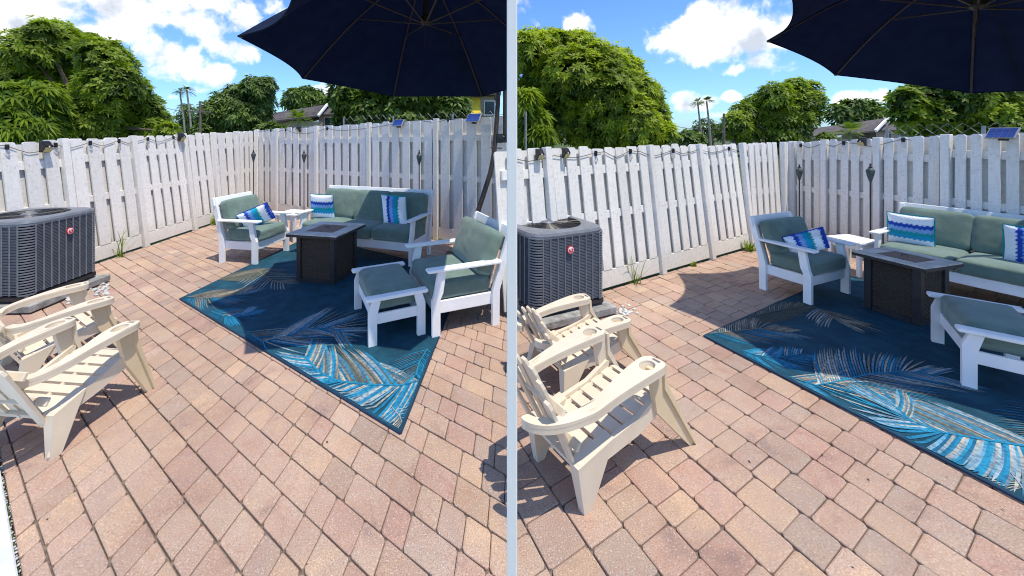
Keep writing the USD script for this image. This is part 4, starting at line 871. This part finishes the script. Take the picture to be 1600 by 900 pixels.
def facing(n):   # axes: x along the fence, y away from the yard, z up
    n = np.array([n[0], n[1], 0.0]); n /= np.linalg.norm(n); return math.atan2(n[1], n[0]) - PI / 2
def solar_lamp(label, f, u, v, s=1.0):
    p = on_fence(f, u, v, -.03); t = Thing('solar_wall_lamp', label, 'wall lamp', p, facing(f[2]), 'black solar lamps on the fences')
    m = MB(); m.prism([(-.0, -.08 * s), (-.035 * s, -.085 * s), (-.085 * s, .0), (-.03 * s, .075 * s), (.0, .085 * s)], .115 * s, YZ, (0, 0, 0)); t.part('housing', m, 'dark_metal')
    V = np.array([[-.05, -.041, -.078], [.05, -.041, -.078], [.05, -.085, -.008], [-.05, -.085, -.008]]) * s + np.array([0, -.003, -.001]); t.part('light_panel', (V, np.array([[0, 1, 2, 3]])), 'lamp_yellow')
    V = np.array([[-.052, -.084, .004], [.052, -.084, .004], [.052, -.036, .07], [-.052, -.036, .07]]) * s + np.array([0, -.003, .003]); t.part('solar_cell', (V, np.array([[0, 1, 2, 3]])), 'black_void')
    m = MB(); m.lathe([(0, .006), (.008, .003), (.009, 0)], (0, 0, 0), 10); t.part('sensor', move(m, rx(PI / 2), (0, -.087 * s, .0)), 'white_trim')
solar_lamp('black solar lamp above the air conditioner of the left patio', fL, 68, 229, .9)
solar_lamp('black solar lamp below the twin palms on the fence of the left patio', fL, 281, 214, .95)
solar_lamp('black solar lamp above the torch on the back fence of the left patio', fLB, 468, 202, .85)
solar_lamp('black solar lamp nearest the white post on the right patio fence', fR, 841, 241, .72)
solar_lamp('black solar lamp second from the white post on the right patio fence', fR, 882, 239, .70)
solar_lamp('black solar lamp above the second torch on the back fence of the right patio', fRB, 1349, 221, .75)
def solar_panel(label, f, u, v, w, h):
    p = on_fence(f, u, v, -.06); t = Thing('solar_charger', label, 'solar charger', p, facing(f[2]), 'small solar panels on the fences'); R3 = rx(-math.radians(38))
    m = MB(); m.box((0, 0, 0), (w, .016, h), .004); t.part('frame', move(m, R3), 'light_grey_metal')
    m = MB()
    for i in range(4):
        for j in range(3): m.box((-w / 2 + .012 + (w - .024) * (i + .5) / 4, -.0095, -h / 2 + .012 + (h - .024) * (j + .5) / 3), ((w - .024) / 4 - .003, .004, (h - .024) / 3 - .003), .0005)
    t.part('cells', move(m, R3), 'solar_blue')
    m = MB(); m.box((0, .02, -h * .45), (.06, .07, .035), .006); m.box((0, .035, -.02), (.03, .03, h * .8), .004); t.part('bracket', m, 'dark_metal')
solar_panel('small blue tilted solar panel on the left patio back fence, farther of two', fLB, 622, 192, .24, .16)
solar_panel('small blue tilted solar panel on the left patio back fence, nearer the mast', fLB, 740, 184, .26, .18)
solar_panel('small solar panel at the right end of the right patio back fence', fRB, 1566, 208, .24, .16)
def string_lights(label, f, pts, bulbs):
    q = [on_fence(f, u, v, -.022) for u, v in pts]; t = Thing('string_lights', label, 'string lights', q[0], 0, 'string lights along the fence tops')
    P = []
    for a, b in zip(q[:-1], q[1:]):
        for s in np.linspace(0, 1, 7)[:-1]: P.append(a * (1 - s) + b * s - np.array([0, 0, .08 * np.linalg.norm(b - a) * s * (1 - s)]))
    P.append(q[-1]); P = np.array(P) - q[0]; m = MB(); t.part('cable', m.tube(P, .0038, 5), 'cable_black')
    for i in bulbs:
        c = q[i] - q[0]; m = MB(); m.lathe([(0, .02), (.018, .018), (.021, -.02), (.016, -.045), (0, -.045)], c, 10); so_ = t.part('socket', m, 'cable_black', smooth=40)
        m = MB(); m.lathe([(.013, -.045), (.024, -.07), (.027, -.09), (.018, -.115), (0, -.122)], c, 10); t.part('bulb', m, 'bulb_glass', so_, smooth=True)
string_lights('black string lights along the leaning fence of the left patio', fL, [(-20, 224), (11, 228), (45, 239), (75, 234), (87, 225), (107, 232), (141, 222), (160, 228), (186, 219), (200, 224), (231, 216), (248, 222), (271, 214), (290, 218), (308, 211), (328, 214), (344, 209), (360, 212), (376, 206), (388, 209)], [1, 4, 6, 8, 10, 12, 14, 16, 18])
string_lights('black string lights along the back fence of the left patio', fLB, [(398, 206), (423, 203), (432, 206), (446, 202), (462, 208), (478, 209), (492, 206), (511, 200), (530, 204), (640, 188), (655, 188), (680, 191), (700, 186), (712, 186), (726, 181), (764, 181), (790, 178)], [1, 3, 7, 12])
string_lights('black string lights along the leaning fence of the right patio', fR, [(806, 248), (826, 252), (866, 243), (900, 246), (931, 238), (945, 237), (962, 246), (985, 235), (1001, 237), (1020, 244), (1052, 234), (1066, 240), (1093, 233), (1110, 238), (1125, 236), (1139, 231), (1160, 237), (1183, 229), (1210, 236), (1222, 228), (1240, 232)], [4, 7, 10, 12, 15, 17, 19])
string_lights('black string lights along the back fence of the right patio', fRB, [(1251, 226), (1265, 231), (1286, 224), (1302, 229), (1318, 222), (1336, 224), (1362, 229), (1376, 226), (1390, 222), (1411, 217), (1424, 219)], [0, 2, 4, 9])
def outlet(label, f, u, v):
    p = on_fence(f, u, v, -.05); t = Thing('outlet_box', label, 'outlet box', p, facing(f[2]), 'grey outlet boxes on the fences')
    m = MB(); m.box((0, 0, 0), (.085, .05, .12), .008); t.part('cover', m, 'grey_outlet')
    m = MB(); m.tube([(0, .02, -.05), (0, .02, -p[2] + .02)], .010, 8); t.part('conduit', m, 'grey_outlet')
outlet('grey outlet box with conduit on the leaning fence of the left patio', fL, 341, 265)
outlet('grey outlet box with conduit on the leaning fence of the right patio', fR, 1177, 295)

# ------------------------------------------------------------------ chain link fence behind the board fences
def chain_link(label, p0, p1, z0, z1, pitch):
    p0, p1 = np.array(p0), np.array(p1); L = np.linalg.norm(p1 - p0); d = np.append((p1 - p0) / L, 0); t = Thing('chain_link_fence', label, 'chain link fence', (p0[0], p0[1], 0), 0, 'chain link fences beyond the board fences')
    nz_ = np.array([-d[1], d[0], 0]); m = MB(); n = int(L / pitch); rows = int((z1 - z0) / pitch)
    for i in range(n):
        if True:
            pts = [d * (pitch * (i + (k + i) % 2)) + nz_ * (.004 * (i % 2)) + np.array([0, 0, z0 + k * pitch * .9]) for k in range(int((z1 - z0) / pitch / .9) + 1)]
            m.tube(pts, .003, 3, cap=False)
    t.part('wire_mesh', m, 'grey_wire', kind='stuff')
    for a in np.arange(0, L + .01, L / 3):
        m = MB(); m.tube([d * a, d * a + [0, 0, z1 - .06]], .02, 8); t.part('post', m, 'grey_wire')
nL = np.array([.5, .87]) * .55
chain_link('grey chain link mesh showing above the back fence of the left patio', (LC + LB * 2.5 + nL), (L_END + nL), 1.2, 2.31, .10)
nR = np.array([.98, .2]) * .45
chain_link('grey chain link mesh showing above the back fence of the right patio', (RC + RB * 1.15 + nR), (R_END + nR), 1.0, 2.03, .075)

# ------------------------------------------------------------------ weeds and pebbles
def weed(name, label, pos, h, n, spread, seed, mat_='leaf_lime', group='weeds along the fence foot', wd=.012):
    r = np.random.default_rng(seed); V, F, T = [], [], []
    for i in range(n):
        a = r.uniform(0, 2 * PI); L = h * r.uniform(.5, 1.05); sp = spread * r.uniform(.2, 1); b0 = len(V); tn = np.array([-math.sin(a), math.cos(a), 0])
        o = np.array([r.normal(0, spread * .25), r.normal(0, spread * .1), 0]); tv = r.uniform(.1, 1)
        for k in range(4):
            q = k / 3; p = o + np.array([math.cos(a) * sp * q ** 1.6, math.sin(a) * sp * q ** 1.6, L * (q - .25 * q * q)]); w = wd * (1 - q) ** .7 + .001
            V += [p + tn * w, p - tn * w]; T += [tv] * 2
            if k: j = b0 + 2 * k; F += [[j - 2, j - 1, j + 1], [j - 2, j + 1, j]]
    t = Thing(name, label, 'weed', (pos[0], pos[1], -.01), 0, group); t.part('leaves', (np.array(V), np.array(F)), mat_, tone=np.array(T))
weed('weed', 'tall thin weed against the leaning fence of the left patio, right of the air conditioner', gp(185, 402), .62, 14, .30, 1, 'leaf_palm', wd=.006)
weed('weed', 'low green weed at the fence foot behind the lounge chair of the left patio', gp(338, 351), .34, 34, .24, 2)
weed('weed', 'low weed behind the small white table of the left patio', gp(436, 326), .42, 26, .22, 3, 'leaf_palm')
weed('weed', 'tall thin weed against the leaning fence of the right patio, right of the air conditioner', gp(990, 443), .55, 16, .26, 4, 'leaf_palm', wd=.006)
weed('weed', 'low green weed at the fence foot behind the lounge chair of the right patio', gp(1172, 392), .26, 34, .20, 5)
weed('weed', 'weed growing at the back fence behind the small table of the right patio', gp(1306, 375), .52, 30, .16, 6, 'leaf_palm')
weed('weed', 'small weed between the two posts of the leaning fence of the right patio', gp(1085, 416), .12, 14, .07, 7)
weed('weed', 'bushy weed between the small table and the sofa of the right patio', gp(1385, 388), .34, 50, .18, 8)
r_ = np.random.default_rng(6)
single('pebbles', pebble_mesh([gp(158 + r_.normal(0, 9), 450 + r_.normal(0, 6)) for _ in range(34)] + [gp(120 + r_.normal(0, 12), 468 + r_.normal(0, 5)) for _ in range(26)], 9, .012, .030), 'white_stone', 'white pebbles spilled beside the concrete pad of the left patio', 'pebbles', kind='stuff', smooth=True)
single('pebbles', pebble_mesh([gp(974 + r_.normal(0, 7), 488 + r_.normal(0, 6)) for _ in range(30)] + [gp(945 + r_.normal(0, 9), 506 + r_.normal(0, 4)) for _ in range(16)], 10, .010, .024), 'white_stone', 'white pebbles spilled beside the concrete pad of the right patio', 'pebbles', kind='stuff', smooth=True)

# ------------------------------------------------------------------ trees
def leaf_cluster_mesh(centers, outward, size, leaflets, droop, seed, tone_of, wid=.32):
    """rosettes of folded leaflets at the given places"""
    r = np.random.default_rng(seed); n = len(centers); k = leaflets
    up = outward / np.linalg.norm(outward, axis=1, keepdims=True); ref = r.normal(size=(n, 3)); x = np.cross(up, ref); x /= np.linalg.norm(x, axis=1, keepdims=True); y = np.cross(up, x)
    a = (np.arange(k)[None] + r.uniform(-.3, .3, (n, k))) / k * 2 * PI + r.uniform(0, 6.3, (n, 1)); L = size * r.uniform(.7, 1.2, (n, k))
    rad = np.cos(a)[..., None] * x[:, None] + np.sin(a)[..., None] * y[:, None]; el = r.uniform(.05, .75, (n, k))[..., None]
    d = rad * np.cos(el) + up[:, None] * np.sin(el); side = np.cross(d, up[:, None] + 1e-3); side /= np.linalg.norm(side, axis=2, keepdims=True)
    c = centers[:, None]; L3 = L[..., None]; dz = np.array([0, 0, -1.0]) * droop * L3
    base = c + d * .04 * L3; mid = c + d * L3 * .5 + dz * .18; tip = c + d * L3 + dz
    V = np.stack([base, mid + side * L3 * wid / 2, tip, mid - side * L3 * wid / 2], 2).reshape(-1, 3); m = n * k; b = np.arange(m)[:, None] * 4
    F = np.concatenate([b + [0, 1, 2], b + [0, 2, 3]]); T = np.repeat(np.clip(tone_of[:, None] + r.normal(0, .10, (n, k)), 0, 1).ravel(), 4)
    return V, F, T
def tree(name, label, foot, trunk_r, lobes, n, size, leaflets, mat_, seed, droop=.35, group=None, wid=.32, inner=.3, clip=0, cat='tree', branch=True):
    """lobes: (centre x, y, z, rx, ry, rz) of the crown's clumps, in world metres"""
    r = np.random.default_rng(seed); foot = np.array([foot[0], foot[1], -.06]); t = Thing(name, label, cat, foot, 0, group, clip=clip); lobes = np.array(lobes, float)
    area = (lobes[:, 3] * lobes[:, 5]); pick = r.choice(len(lobes), n, p=area / area.sum()); u = r.normal(size=(n, 3)); u /= np.linalg.norm(u, axis=1, keepdims=True)
    u[:, 2] = np.where((u[:, 2] < -.55) & (r.random(n) < .6), -u[:, 2], u[:, 2])
    rad = np.where(r.random(n) < inner, r.uniform(.45, .85, n), r.normal(.98, .07, n)); bump = .62 + .72 * meshkit.fbm(u * 2.8 + pick[:, None] * 3.7, 3, seed)
    C = lobes[pick, :3] + u * lobes[pick, 3:] * (rad * bump)[:, None]
    out = u / lobes[pick, 3:] ; out = out / np.linalg.norm(out, axis=1, keepdims=True) + np.array([0, 0, .45])
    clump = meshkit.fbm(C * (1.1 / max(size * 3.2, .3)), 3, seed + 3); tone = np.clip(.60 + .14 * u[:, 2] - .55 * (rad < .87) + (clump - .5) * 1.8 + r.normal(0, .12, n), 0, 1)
    V, F, T = leaf_cluster_mesh(C, out, size, leaflets, droop, seed + 1, tone, wid); V = V - foot
    if clip:
        keep = ((V + foot) @ (CUT_N * clip) > .02).reshape(-1, 4).all(1); idx = np.flatnonzero(keep); V = V.reshape(-1, 4, 3)[idx].reshape(-1, 3); T = T.reshape(-1, 4)[idx].ravel(); b = np.arange(len(idx))[:, None] * 4; F = np.concatenate([b + [0, 1, 2], b + [0, 2, 3]])
        t.clip = 0
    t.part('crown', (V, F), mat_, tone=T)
    low = lobes[:, 2].min() - foot[2]; cx = lobes[:, :3].mean(0) - foot; m = MB(); f_ = np.array([cx[0] * .3, cx[1] * .3, max(.5, low * .75)])
    m.tube([(0, 0, 0), (f_[0] * .3, f_[1] * .3, f_[2] * .5), f_, cx], [trunk_r * 1.25, trunk_r, trunk_r * .85, trunk_r * .4], 9); t.part('trunk', m, 'bark', smooth=True)
    if branch:
        for L_ in lobes[:: max(1, len(lobes) // 9)]:
            e = L_[:3] - foot; m = MB(); md = (f_ + e) / 2 + np.array([0, 0, .12 * np.linalg.norm(e - f_)]); m.tube([f_, md, e], [trunk_r * .5, trunk_r * .3, trunk_r * .1], 6); t.part('limb', m, 'bark', smooth=True)
    return t
def lobe(u, v, rpx, Z, depth=1.0, ry_=1.0):
    c = at(u, v, Z); k = Z / FOC; return (c[0], c[1], c[2], rpx * k, rpx * k * depth, rpx * k * ry_)
big = [(45, 80, 36), (85, 68, 38), (30, 118, 34), (120, 92, 44), (160, 92, 34), (185, 100, 24), (70, 120, 46), (120, 138, 50), (170, 135, 42), (205, 140, 26), (225, 168, 26), (190, 178, 44), (140, 185, 50), (80, 172, 50), (30, 168, 42), (245, 192, 22), (262, 205, 14), (12, 140, 26), (225, 208, 34), (142, 66, 14), (65, 50, 18)]
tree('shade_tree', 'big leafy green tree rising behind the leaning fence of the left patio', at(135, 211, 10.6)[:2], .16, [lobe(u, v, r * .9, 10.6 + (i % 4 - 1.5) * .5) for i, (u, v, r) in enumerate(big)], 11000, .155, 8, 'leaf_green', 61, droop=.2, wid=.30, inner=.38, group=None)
tree('lime_tree', 'small lime green tree at the left frame edge behind the left patio fence', at(45, 211, 8.6)[:2], .07, [lobe(u, v, r, 8.6 + (i % 3 - 1) * .3) for i, (u, v, r) in enumerate([(20, 160, 30), (60, 150, 24), (70, 185, 30), (30, 195, 34), (5, 180, 30), (85, 205, 16)])], 620, .26, 8, 'leaf_lime', 62, droop=.45, wid=.2)
bigR = [(826, 80, 34), (862, 78, 36), (900, 82, 36), (846, 110, 46), (890, 120, 52), (935, 105, 40), (962, 102, 30), (985, 108, 20), (940, 145, 50), (990, 145, 36), (1015, 150, 22), (1020, 180, 26), (985, 195, 46), (930, 195, 56), (870, 175, 56), (825, 160, 40), (1040, 210, 18), (820, 205, 40), (1005, 220, 34), (912, 62, 14), (875, 60, 12)]
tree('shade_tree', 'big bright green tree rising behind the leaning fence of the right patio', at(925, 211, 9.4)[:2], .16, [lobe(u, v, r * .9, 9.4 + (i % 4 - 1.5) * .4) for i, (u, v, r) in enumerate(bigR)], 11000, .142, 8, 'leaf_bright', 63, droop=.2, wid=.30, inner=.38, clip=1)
tree('lime_tree', 'small lime green tree beside the white post behind the right patio fence', at(830, 211, 7.6)[:2], .06, [lobe(u, v, r, 7.6 + (i % 3 - 1) * .25) for i, (u, v, r) in enumerate([(822, 158, 18), (832, 188, 20), (812, 195, 20), (845, 212, 16), (822, 225, 22)])], 420, .22, 8, 'leaf_lime', 64, droop=.45, wid=.2, clip=1)
far_ = 'trees far beyond the fences'
def far_tree(name, label, lobes, Z, n, size, mat_, seed, leaflets=5, **k):
    u0 = np.mean([l[0] for l in lobes]); tree(name, label, at(u0, 211, Z)[:2], .012 * Z * .5, [lobe(u, v, r, Z + (i % 3 - 1) * Z * .02) for i, (u, v, r) in enumerate(lobes)], n, size, leaflets, mat_, seed, wid=.42, group=None, **k)
far_tree('broad_tree', 'broad green tree right of the twin palms, behind the left patio', [(335, 178, 20), (352, 165, 22), (375, 155, 22), (398, 138, 18), (416, 135, 14), (402, 158, 24), (378, 182, 26), (345, 195, 24), (408, 178, 14), (325, 195, 14), (390, 198, 22)], 36, 3400, .42, 'leaf_far', 65, inner=.2)
far_tree('small_tree', 'small dark tree behind the twin palms of the left patio', [(292, 175, 12), (290, 192, 16), (305, 198, 13), (280, 202, 10)], 64, 380, .6, 'leaf_far', 66)
far_tree('round_tree', 'distant round tree above the brown roof, behind the left patio', [(460, 153, 14), (478, 149, 13), (495, 156, 14), (507, 160, 8), (475, 164, 16), (450, 162, 8)], 62, 560, .95, 'leaf_far', 67)
dk = [(540, 146, 24), (565, 138, 30), (600, 140, 34), (640, 140, 34), (680, 145, 30), (545, 168, 22), (580, 170, 32), (620, 172, 34), (665, 175, 32), (705, 168, 24), (535, 185, 14), (710, 185, 22), (600, 120, 34), (650, 118, 32), (560, 190, 24), (640, 195, 34), (722, 158, 10)]
far_tree('dense_tree', 'dense dark green tree under the parasol edge, behind the left patio back fence', dk, 13.0, 4600, .22, 'leaf_dark', 68, leaflets=6, droop=.2)
far_tree('broad_tree', 'broad light green tree right of the twin palms, behind the right patio', [(1150, 195, 20), (1160, 180, 18), (1185, 168, 22), (1210, 152, 22), (1238, 142, 18), (1262, 142, 16), (1270, 160, 16), (1238, 170, 28), (1205, 190, 30), (1256, 188, 20), (1230, 205, 26), (1165, 208, 20), (1274, 172, 8)], 34, 3600, .40, 'leaf_green', 69, inner=.2)
far_tree('small_tree', 'small dark tree behind the twin palms of the right patio', [(1100, 200, 14), (1092, 210, 12), (1118, 206, 14), (1132, 212, 10)], 64, 360, .6, 'leaf_far', 70)
far_tree('round_tree', 'distant round tree above the brown roof, behind the right patio', [(1310, 178, 14), (1330, 170, 14), (1352, 172, 16), (1368, 180, 11), (1335, 186, 16), (1380, 182, 7)], 60, 560, .95, 'leaf_far', 71)
dkR = [(1412, 158, 18), (1432, 150, 22), (1462, 148, 28), (1500, 150, 34), (1545, 152, 36), (1590, 160, 34), (1415, 178, 16), (1450, 180, 30), (1500, 185, 34), (1550, 188, 36), (1600, 190, 36), (1432, 198, 18), (1480, 128, 26), (1640, 165, 40), (1540, 125, 34)]
far_tree('dense_tree', 'dense green tree under the parasol edge, behind the right patio back fence', dkR, 10.0, 4600, .17, 'leaf_green', 72, leaflets=6, droop=.2)
far_tree('hedge', 'low clipped bushes left of the brown roof, behind the left patio', [(424, 201, 9), (412, 203, 9), (440, 204, 7), (268, 206, 10), (315, 206, 12)], 34, 300, .5, 'leaf_far', 73, branch=False)
far_tree('hedge', 'low bushes under the twin palms behind the right patio', [(1075, 218, 14), (1090, 222, 12), (1060, 222, 10), (1220, 218, 14), (1290, 218, 10)], 34, 300, .5, 'leaf_far', 74, branch=False)
def palm(label, u, v, Z, base_u, h_front, n=26, trunk=.13, seed=0, name='fan_palm', group='slender palms far behind the patios', size=None):
    c = at(u, v, Z); f = at(base_u, 211, Z); r = np.random.default_rng(seed); t = Thing(name, label, 'palm tree', (f[0], f[1], -.06), 0, group); top = c - np.array([f[0], f[1], -.06])
    m = MB(); m.tube([(0, 0, 0), top * np.array([.4, .4, .5]), top], [trunk * 1.3, trunk, trunk * .85], 8); t.part('trunk', m, 'palm_bark', smooth=True)
    V, F, T = [], [], []
    for i in range(n):
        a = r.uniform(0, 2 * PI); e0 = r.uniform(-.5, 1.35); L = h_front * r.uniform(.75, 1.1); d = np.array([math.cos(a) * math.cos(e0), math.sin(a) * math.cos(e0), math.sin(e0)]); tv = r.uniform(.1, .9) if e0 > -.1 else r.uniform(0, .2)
        sd = np.cross(d, [0, 0, 1.0]); sd /= np.linalg.norm(sd) + 1e-9; nl = 9
        for k in range(nl * 2):
            q = .25 + .75 * ((k // 2) + .5) / nl; s_ = 1 if k % 2 else -1; p = top + d * L * q + np.array([0, 0, -.35 * L * q * q]); tp = p + (d * .55 + sd * s_ * .9) * L * .33 * (1.15 - q * .5) + np.array([0, 0, -.10 * L]); w = np.cross(tp - p, sd); w = d * L * .028
            b0 = len(V); V += [p - w, p + w, tp]; F.append([b0, b0 + 1, b0 + 2]); T += [tv] * 3
        p0, p1 = top, top + d * L + np.array([0, 0, -.35 * L]); b0 = len(V); w = sd * .012 * L; V += [p0 - w, p0 + w, p1]; F.append([b0, b0 + 1, b0 + 2]); T += [tv] * 3
    t.part('fronds', (np.array(V), np.array(F)), 'leaf_palm' if name != 'fan_palm' else 'leaf_far', tone=np.array(T))
palm('left one of the twin slender palms behind the left patio', 281, 143, 55, 291, .95, 34, .11, 81)
palm('right one of the twin slender palms behind the left patio', 292, 141, 53, 301, 1.0, 34, .12, 82)
palm('left one of the twin slender palms behind the right patio', 1090, 160, 55, 1097, 1.0, 34, .12, 83)
palm('right one of the twin slender palms behind the right patio', 1104, 158, 53, 1111, 1.05, 34, .13, 84)
palm('young bright palm before the brown roof behind the left patio', 466, 186, 30, 466, 1.15, 40, .09, 85, name='young_palm', group=None)
palm('young bright palm before the brown roof behind the right patio', 1328, 205, 27, 1328, 1.1, 40, .09, 86, name='young_palm', group=None)

# ------------------------------------------------------------------ houses, pole and wires beyond
def house(label, Z, ridge, eave, rake, wall_bottom, gable, wins, yellow=None, extra=None):
    """a long low house with a pitched brown roof: ridge and eave as (u, v) pairs seen at Z"""
    o = at((ridge[0][0] + ridge[1][0]) / 2, 211, Z)[:2]; t = Thing('apartment_house', label, 'house', (o[0], o[1], -.06), 0); off = np.array([o[0], o[1], -.06])
    r0, r1 = [at(u, v, Z + 3) - off for u, v in ridge]; e0, e1 = [at(u, v, Z) - off for u, v in eave]; b0, b1 = r0 + np.array([0, 3.2, -1.4]), r1 + np.array([0, 3.2, -1.4]); V = np.array([e0, e1, r1, r0, b1, b0]); dn = np.array([0, 0, .18])
    m = MB(); m.raw(np.vstack([V, V - dn]), [[0, 1, 2], [0, 2, 3], [3, 2, 4], [3, 4, 5], [0, 7, 1], [0, 6, 7], [1, 7, 8], [1, 8, 2], [6, 9, 8], [6, 8, 7], [0, 3, 9], [0, 9, 6], [2, 8, 10], [2, 10, 4], [3, 5, 11], [3, 11, 9]]); rf = t.part('roof', m, 'roof_shingle')
    n = 9; 
    for i in range(1, n):      # courses of shingles
        q = i / n; m = MB(); m.bar(e0 + (r0 - e0) * q + [0, 0, .01], e1 + (r1 - e1) * q + [0, 0, .01], .10, .03, .005); t.part('shingle_course', m, 'roof_shingle', rf)
    m = MB(); m.bar(e1 + [.03, -.03, -.05], r1 + [.03, 0, -.02], .22, .26, .02); t.part('rake_board', m, 'white_trim', rf)
    zb = .06; m = MB(); x0, x1 = e0[0] + .2, e1[0] - .25; top = min(e0[2], e1[2]) - .2
    m.box(((x0 + x1) / 2, 2.9, (top + .4 + zb) / 2), (x1 - x0, 5.0, top + .4 - zb), .02); t.part('wall', m, 'tan_wall')
    for u, w in wins:
        p = at(u, 205, Z) - off; m = MB(); m.box((p[0], .36, top - .75), (w, .12, 1.1), .01); wf = t.part('window', m, 'white_trim'); m = MB(); m.box((p[0], .31, top - .75), (w - .14, .06, .96), .005); t.part('pane', m, 'window_dark', wf)
    if gable:
        u0, u1, vt, vb, Zg = gable; a, b = at(u0, vb, Zg) - off, at(u1, vb, Zg) - off; rt = at(u0 + (u1 - u0) * .3, vt, Zg) - off
        m = MB(); m.box(((a[0] + b[0]) / 2, a[1] + 2, (a[2] + zb) / 2), (b[0] - a[0], 4, a[2] - zb), .02); t.part('wing_wall', m, 'pink_wall')
        m = MB(); Vg = [[a[0] - .3, a[1] - .5, a[2]], [b[0] + .4, a[1] - .5, a[2]], [b[0] + .4, a[1] + 2, rt[2]], [a[0] - .3, a[1] + 2, rt[2]], [b[0] + .4, a[1] + 4.4, a[2]], [a[0] - .3, a[1] + 4.4, a[2]]]; Vg = np.array(Vg); m.raw(np.vstack([Vg, Vg - [0, 0, .15]]), [[0, 1, 2], [0, 2, 3], [3, 2, 4], [3, 4, 5], [0, 6, 7], [0, 7, 1], [1, 7, 8], [1, 8, 2], [0, 3, 9], [0, 9, 6], [6, 9, 8], [6, 8, 7]]); t.part('wing_roof', m, 'roof_shingle')
        for q in (.3, .68):
            p = a * (1 - q) + b * q; m = MB(); m.box((p[0], a[1] - .02, a[2] - .85), (.8, .1, 1.0), .01); wf = t.part('window', m, 'white_trim'); m = MB(); m.box((p[0], a[1] - .06, a[2] - .85), (.66, .06, .86), .005); t.part('pane', m, 'window_dark', wf)
    return t
house('long low house with brown shingle roof behind the left patio', 42, [(405, 180), (511, 163)], [(400, 192), (497, 180)], None, None, (498, 545, 166, 178, 44), [(440, .9), (476, .9)])
house('long low house with brown shingle roof behind the right patio', 40, [(1190, 212), (1387, 184)], [(1188, 220), (1367, 204)], None, None, (1369, 1430, 190, 203, 42), [(1300, .9), (1350, .9)])
def flat_house(label, Z, u0, u1, v0):
    o = at((u0 + u1) / 2, 211, Z)[:2]; off = np.array([o[0], o[1], -.06]); t = Thing('apartment_house', label, 'house', off, 0); a, b = at(u0, v0, Z) - off, at(u1, v0, Z) - off
    m = MB(); m.box((0, 2.5, a[2] / 2), (b[0] - a[0], 5, a[2]), .02); t.part('wall', m, 'tan_wall'); m = MB(); m.box((0, 2.4, a[2] + .12), (b[0] - a[0] + .8, 6, .24), .02); t.part('roof', m, 'roof_shingle')
    W = b[0] - a[0]
    for q, w in ((.14, .5), (.86, .7)):
        for dz in (.75, 2.6):
            m = MB(); m.box((a[0] + W * q, -.03, a[2] - dz), (w, .1, .95), .01); wf = t.part('window', m, 'white_trim'); m = MB(); m.box((a[0] + W * q, -.07, a[2] - dz), (w - .12, .06, .8), .005); t.part('pane', m, 'window_dark', wf)
    V = np.array([[a[0] + W * .30, -.02, a[2] - .1], [a[0] + W * .56, -.02, a[2] - .1], [a[0] + W * .60, -.75, a[2] - 1.7], [a[0] + W * .27, -.75, a[2] - 1.7]]); m = MB(); m.raw(np.vstack([V, V - [0, 0, .05]]), [[0, 1, 2], [0, 2, 3], [4, 6, 5], [4, 7, 6], [2, 6, 7], [2, 7, 3]]); t.part('awning', m, 'yellow_cloth')
flat_house('tan house with a yellow awning above the fence, beside the parasol mast', 24, 722, 772, 150)
p = at(313, 157, 32); t = Thing('utility_pole', 'wooden utility pole with a cross arm right of the twin palms, behind the left patio', 'utility pole', (p[0], p[1], -.06), 0, None)
m = MB(); m.tube([(0, 0, 0), (0, 0, p[2])], [.11, .08], 8); t.part('pole', m, 'wood_pole', smooth=True); m = MB(); m.box((0, 0, p[2] - .9), (1.7, .12, .12), .01); t.part('cross_arm', m, 'wood_pole')
pw_ = p
p = at(1131, 176, 30); t = Thing('utility_pole', 'wooden utility pole right of the twin palms, behind the right patio', 'utility pole', (p[0], p[1], -.06), 0, None)
m = MB(); m.tube([(0, 0, 0), (0, 0, p[2])], [.11, .08], 8); t.part('pole', m, 'wood_pole', smooth=True)
def wires(label, ends):
    t = Thing('power_line', label, 'power line', ends[0][0], 0)
    for a, b in ends:
        P = [a * (1 - s) + b * s - np.array([0, 0, 1.1 * 4 * s * (1 - s) * .25]) - ends[0][0] for s in np.linspace(0, 1, 10)]; m = MB(); t.part('wire', m.tube(P, .02, 4), 'cable_black')
wires('thin power lines left of the utility pole behind the left patio', [(at(247, 164, 33), pw_ - [0, 0, .8]), (at(247, 173, 33), pw_ - [0, 0, 1.6])])
wires('thin power line left of the utility pole behind the right patio', [(at(1036, 192, 31), p - [0, 0, 1.2])])

# ------------------------------------------------------------------ litter on the pavers
def litter(label, spots, seed):
    r = np.random.default_rng(seed); V, F, T = [], [], []
    for u, v in spots:
        p = gp(u, v); a = r.uniform(0, 6.3); L = r.uniform(.005, .012); d = np.array([math.cos(a), math.sin(a), 0]); e = np.array([-d[1], d[0], 0]); b0 = len(V)
        V += [p - d * L + [0, 0, .004], p + e * L * .45 + [0, 0, .009], p + d * L + [0, 0, .005], p - e * L * .45 + [0, 0, .003]]; F += [[b0, b0 + 1, b0 + 2], [b0, b0 + 2, b0 + 3]]; T += [r.uniform(0, 1)] * 4
    single('leaf_litter', (np.array(V), np.array(F)), 'dry_leaf', label, 'leaf litter', kind='stuff', tone=np.array(T))
foliage('dry_leaf', (.05, .03, .018), (.16, .10, .05), tr=.1)
r_ = np.random.default_rng(31)
litter('small dry leaves and specks scattered over the left patio', [(r_.uniform(60, 770), r_.uniform(400, 890)) for _ in range(12)], 32)
litter('small dry leaves and specks scattered over the right patio', [(r_.uniform(830, 1590), r_.uniform(440, 890)) for _ in range(12)], 33)
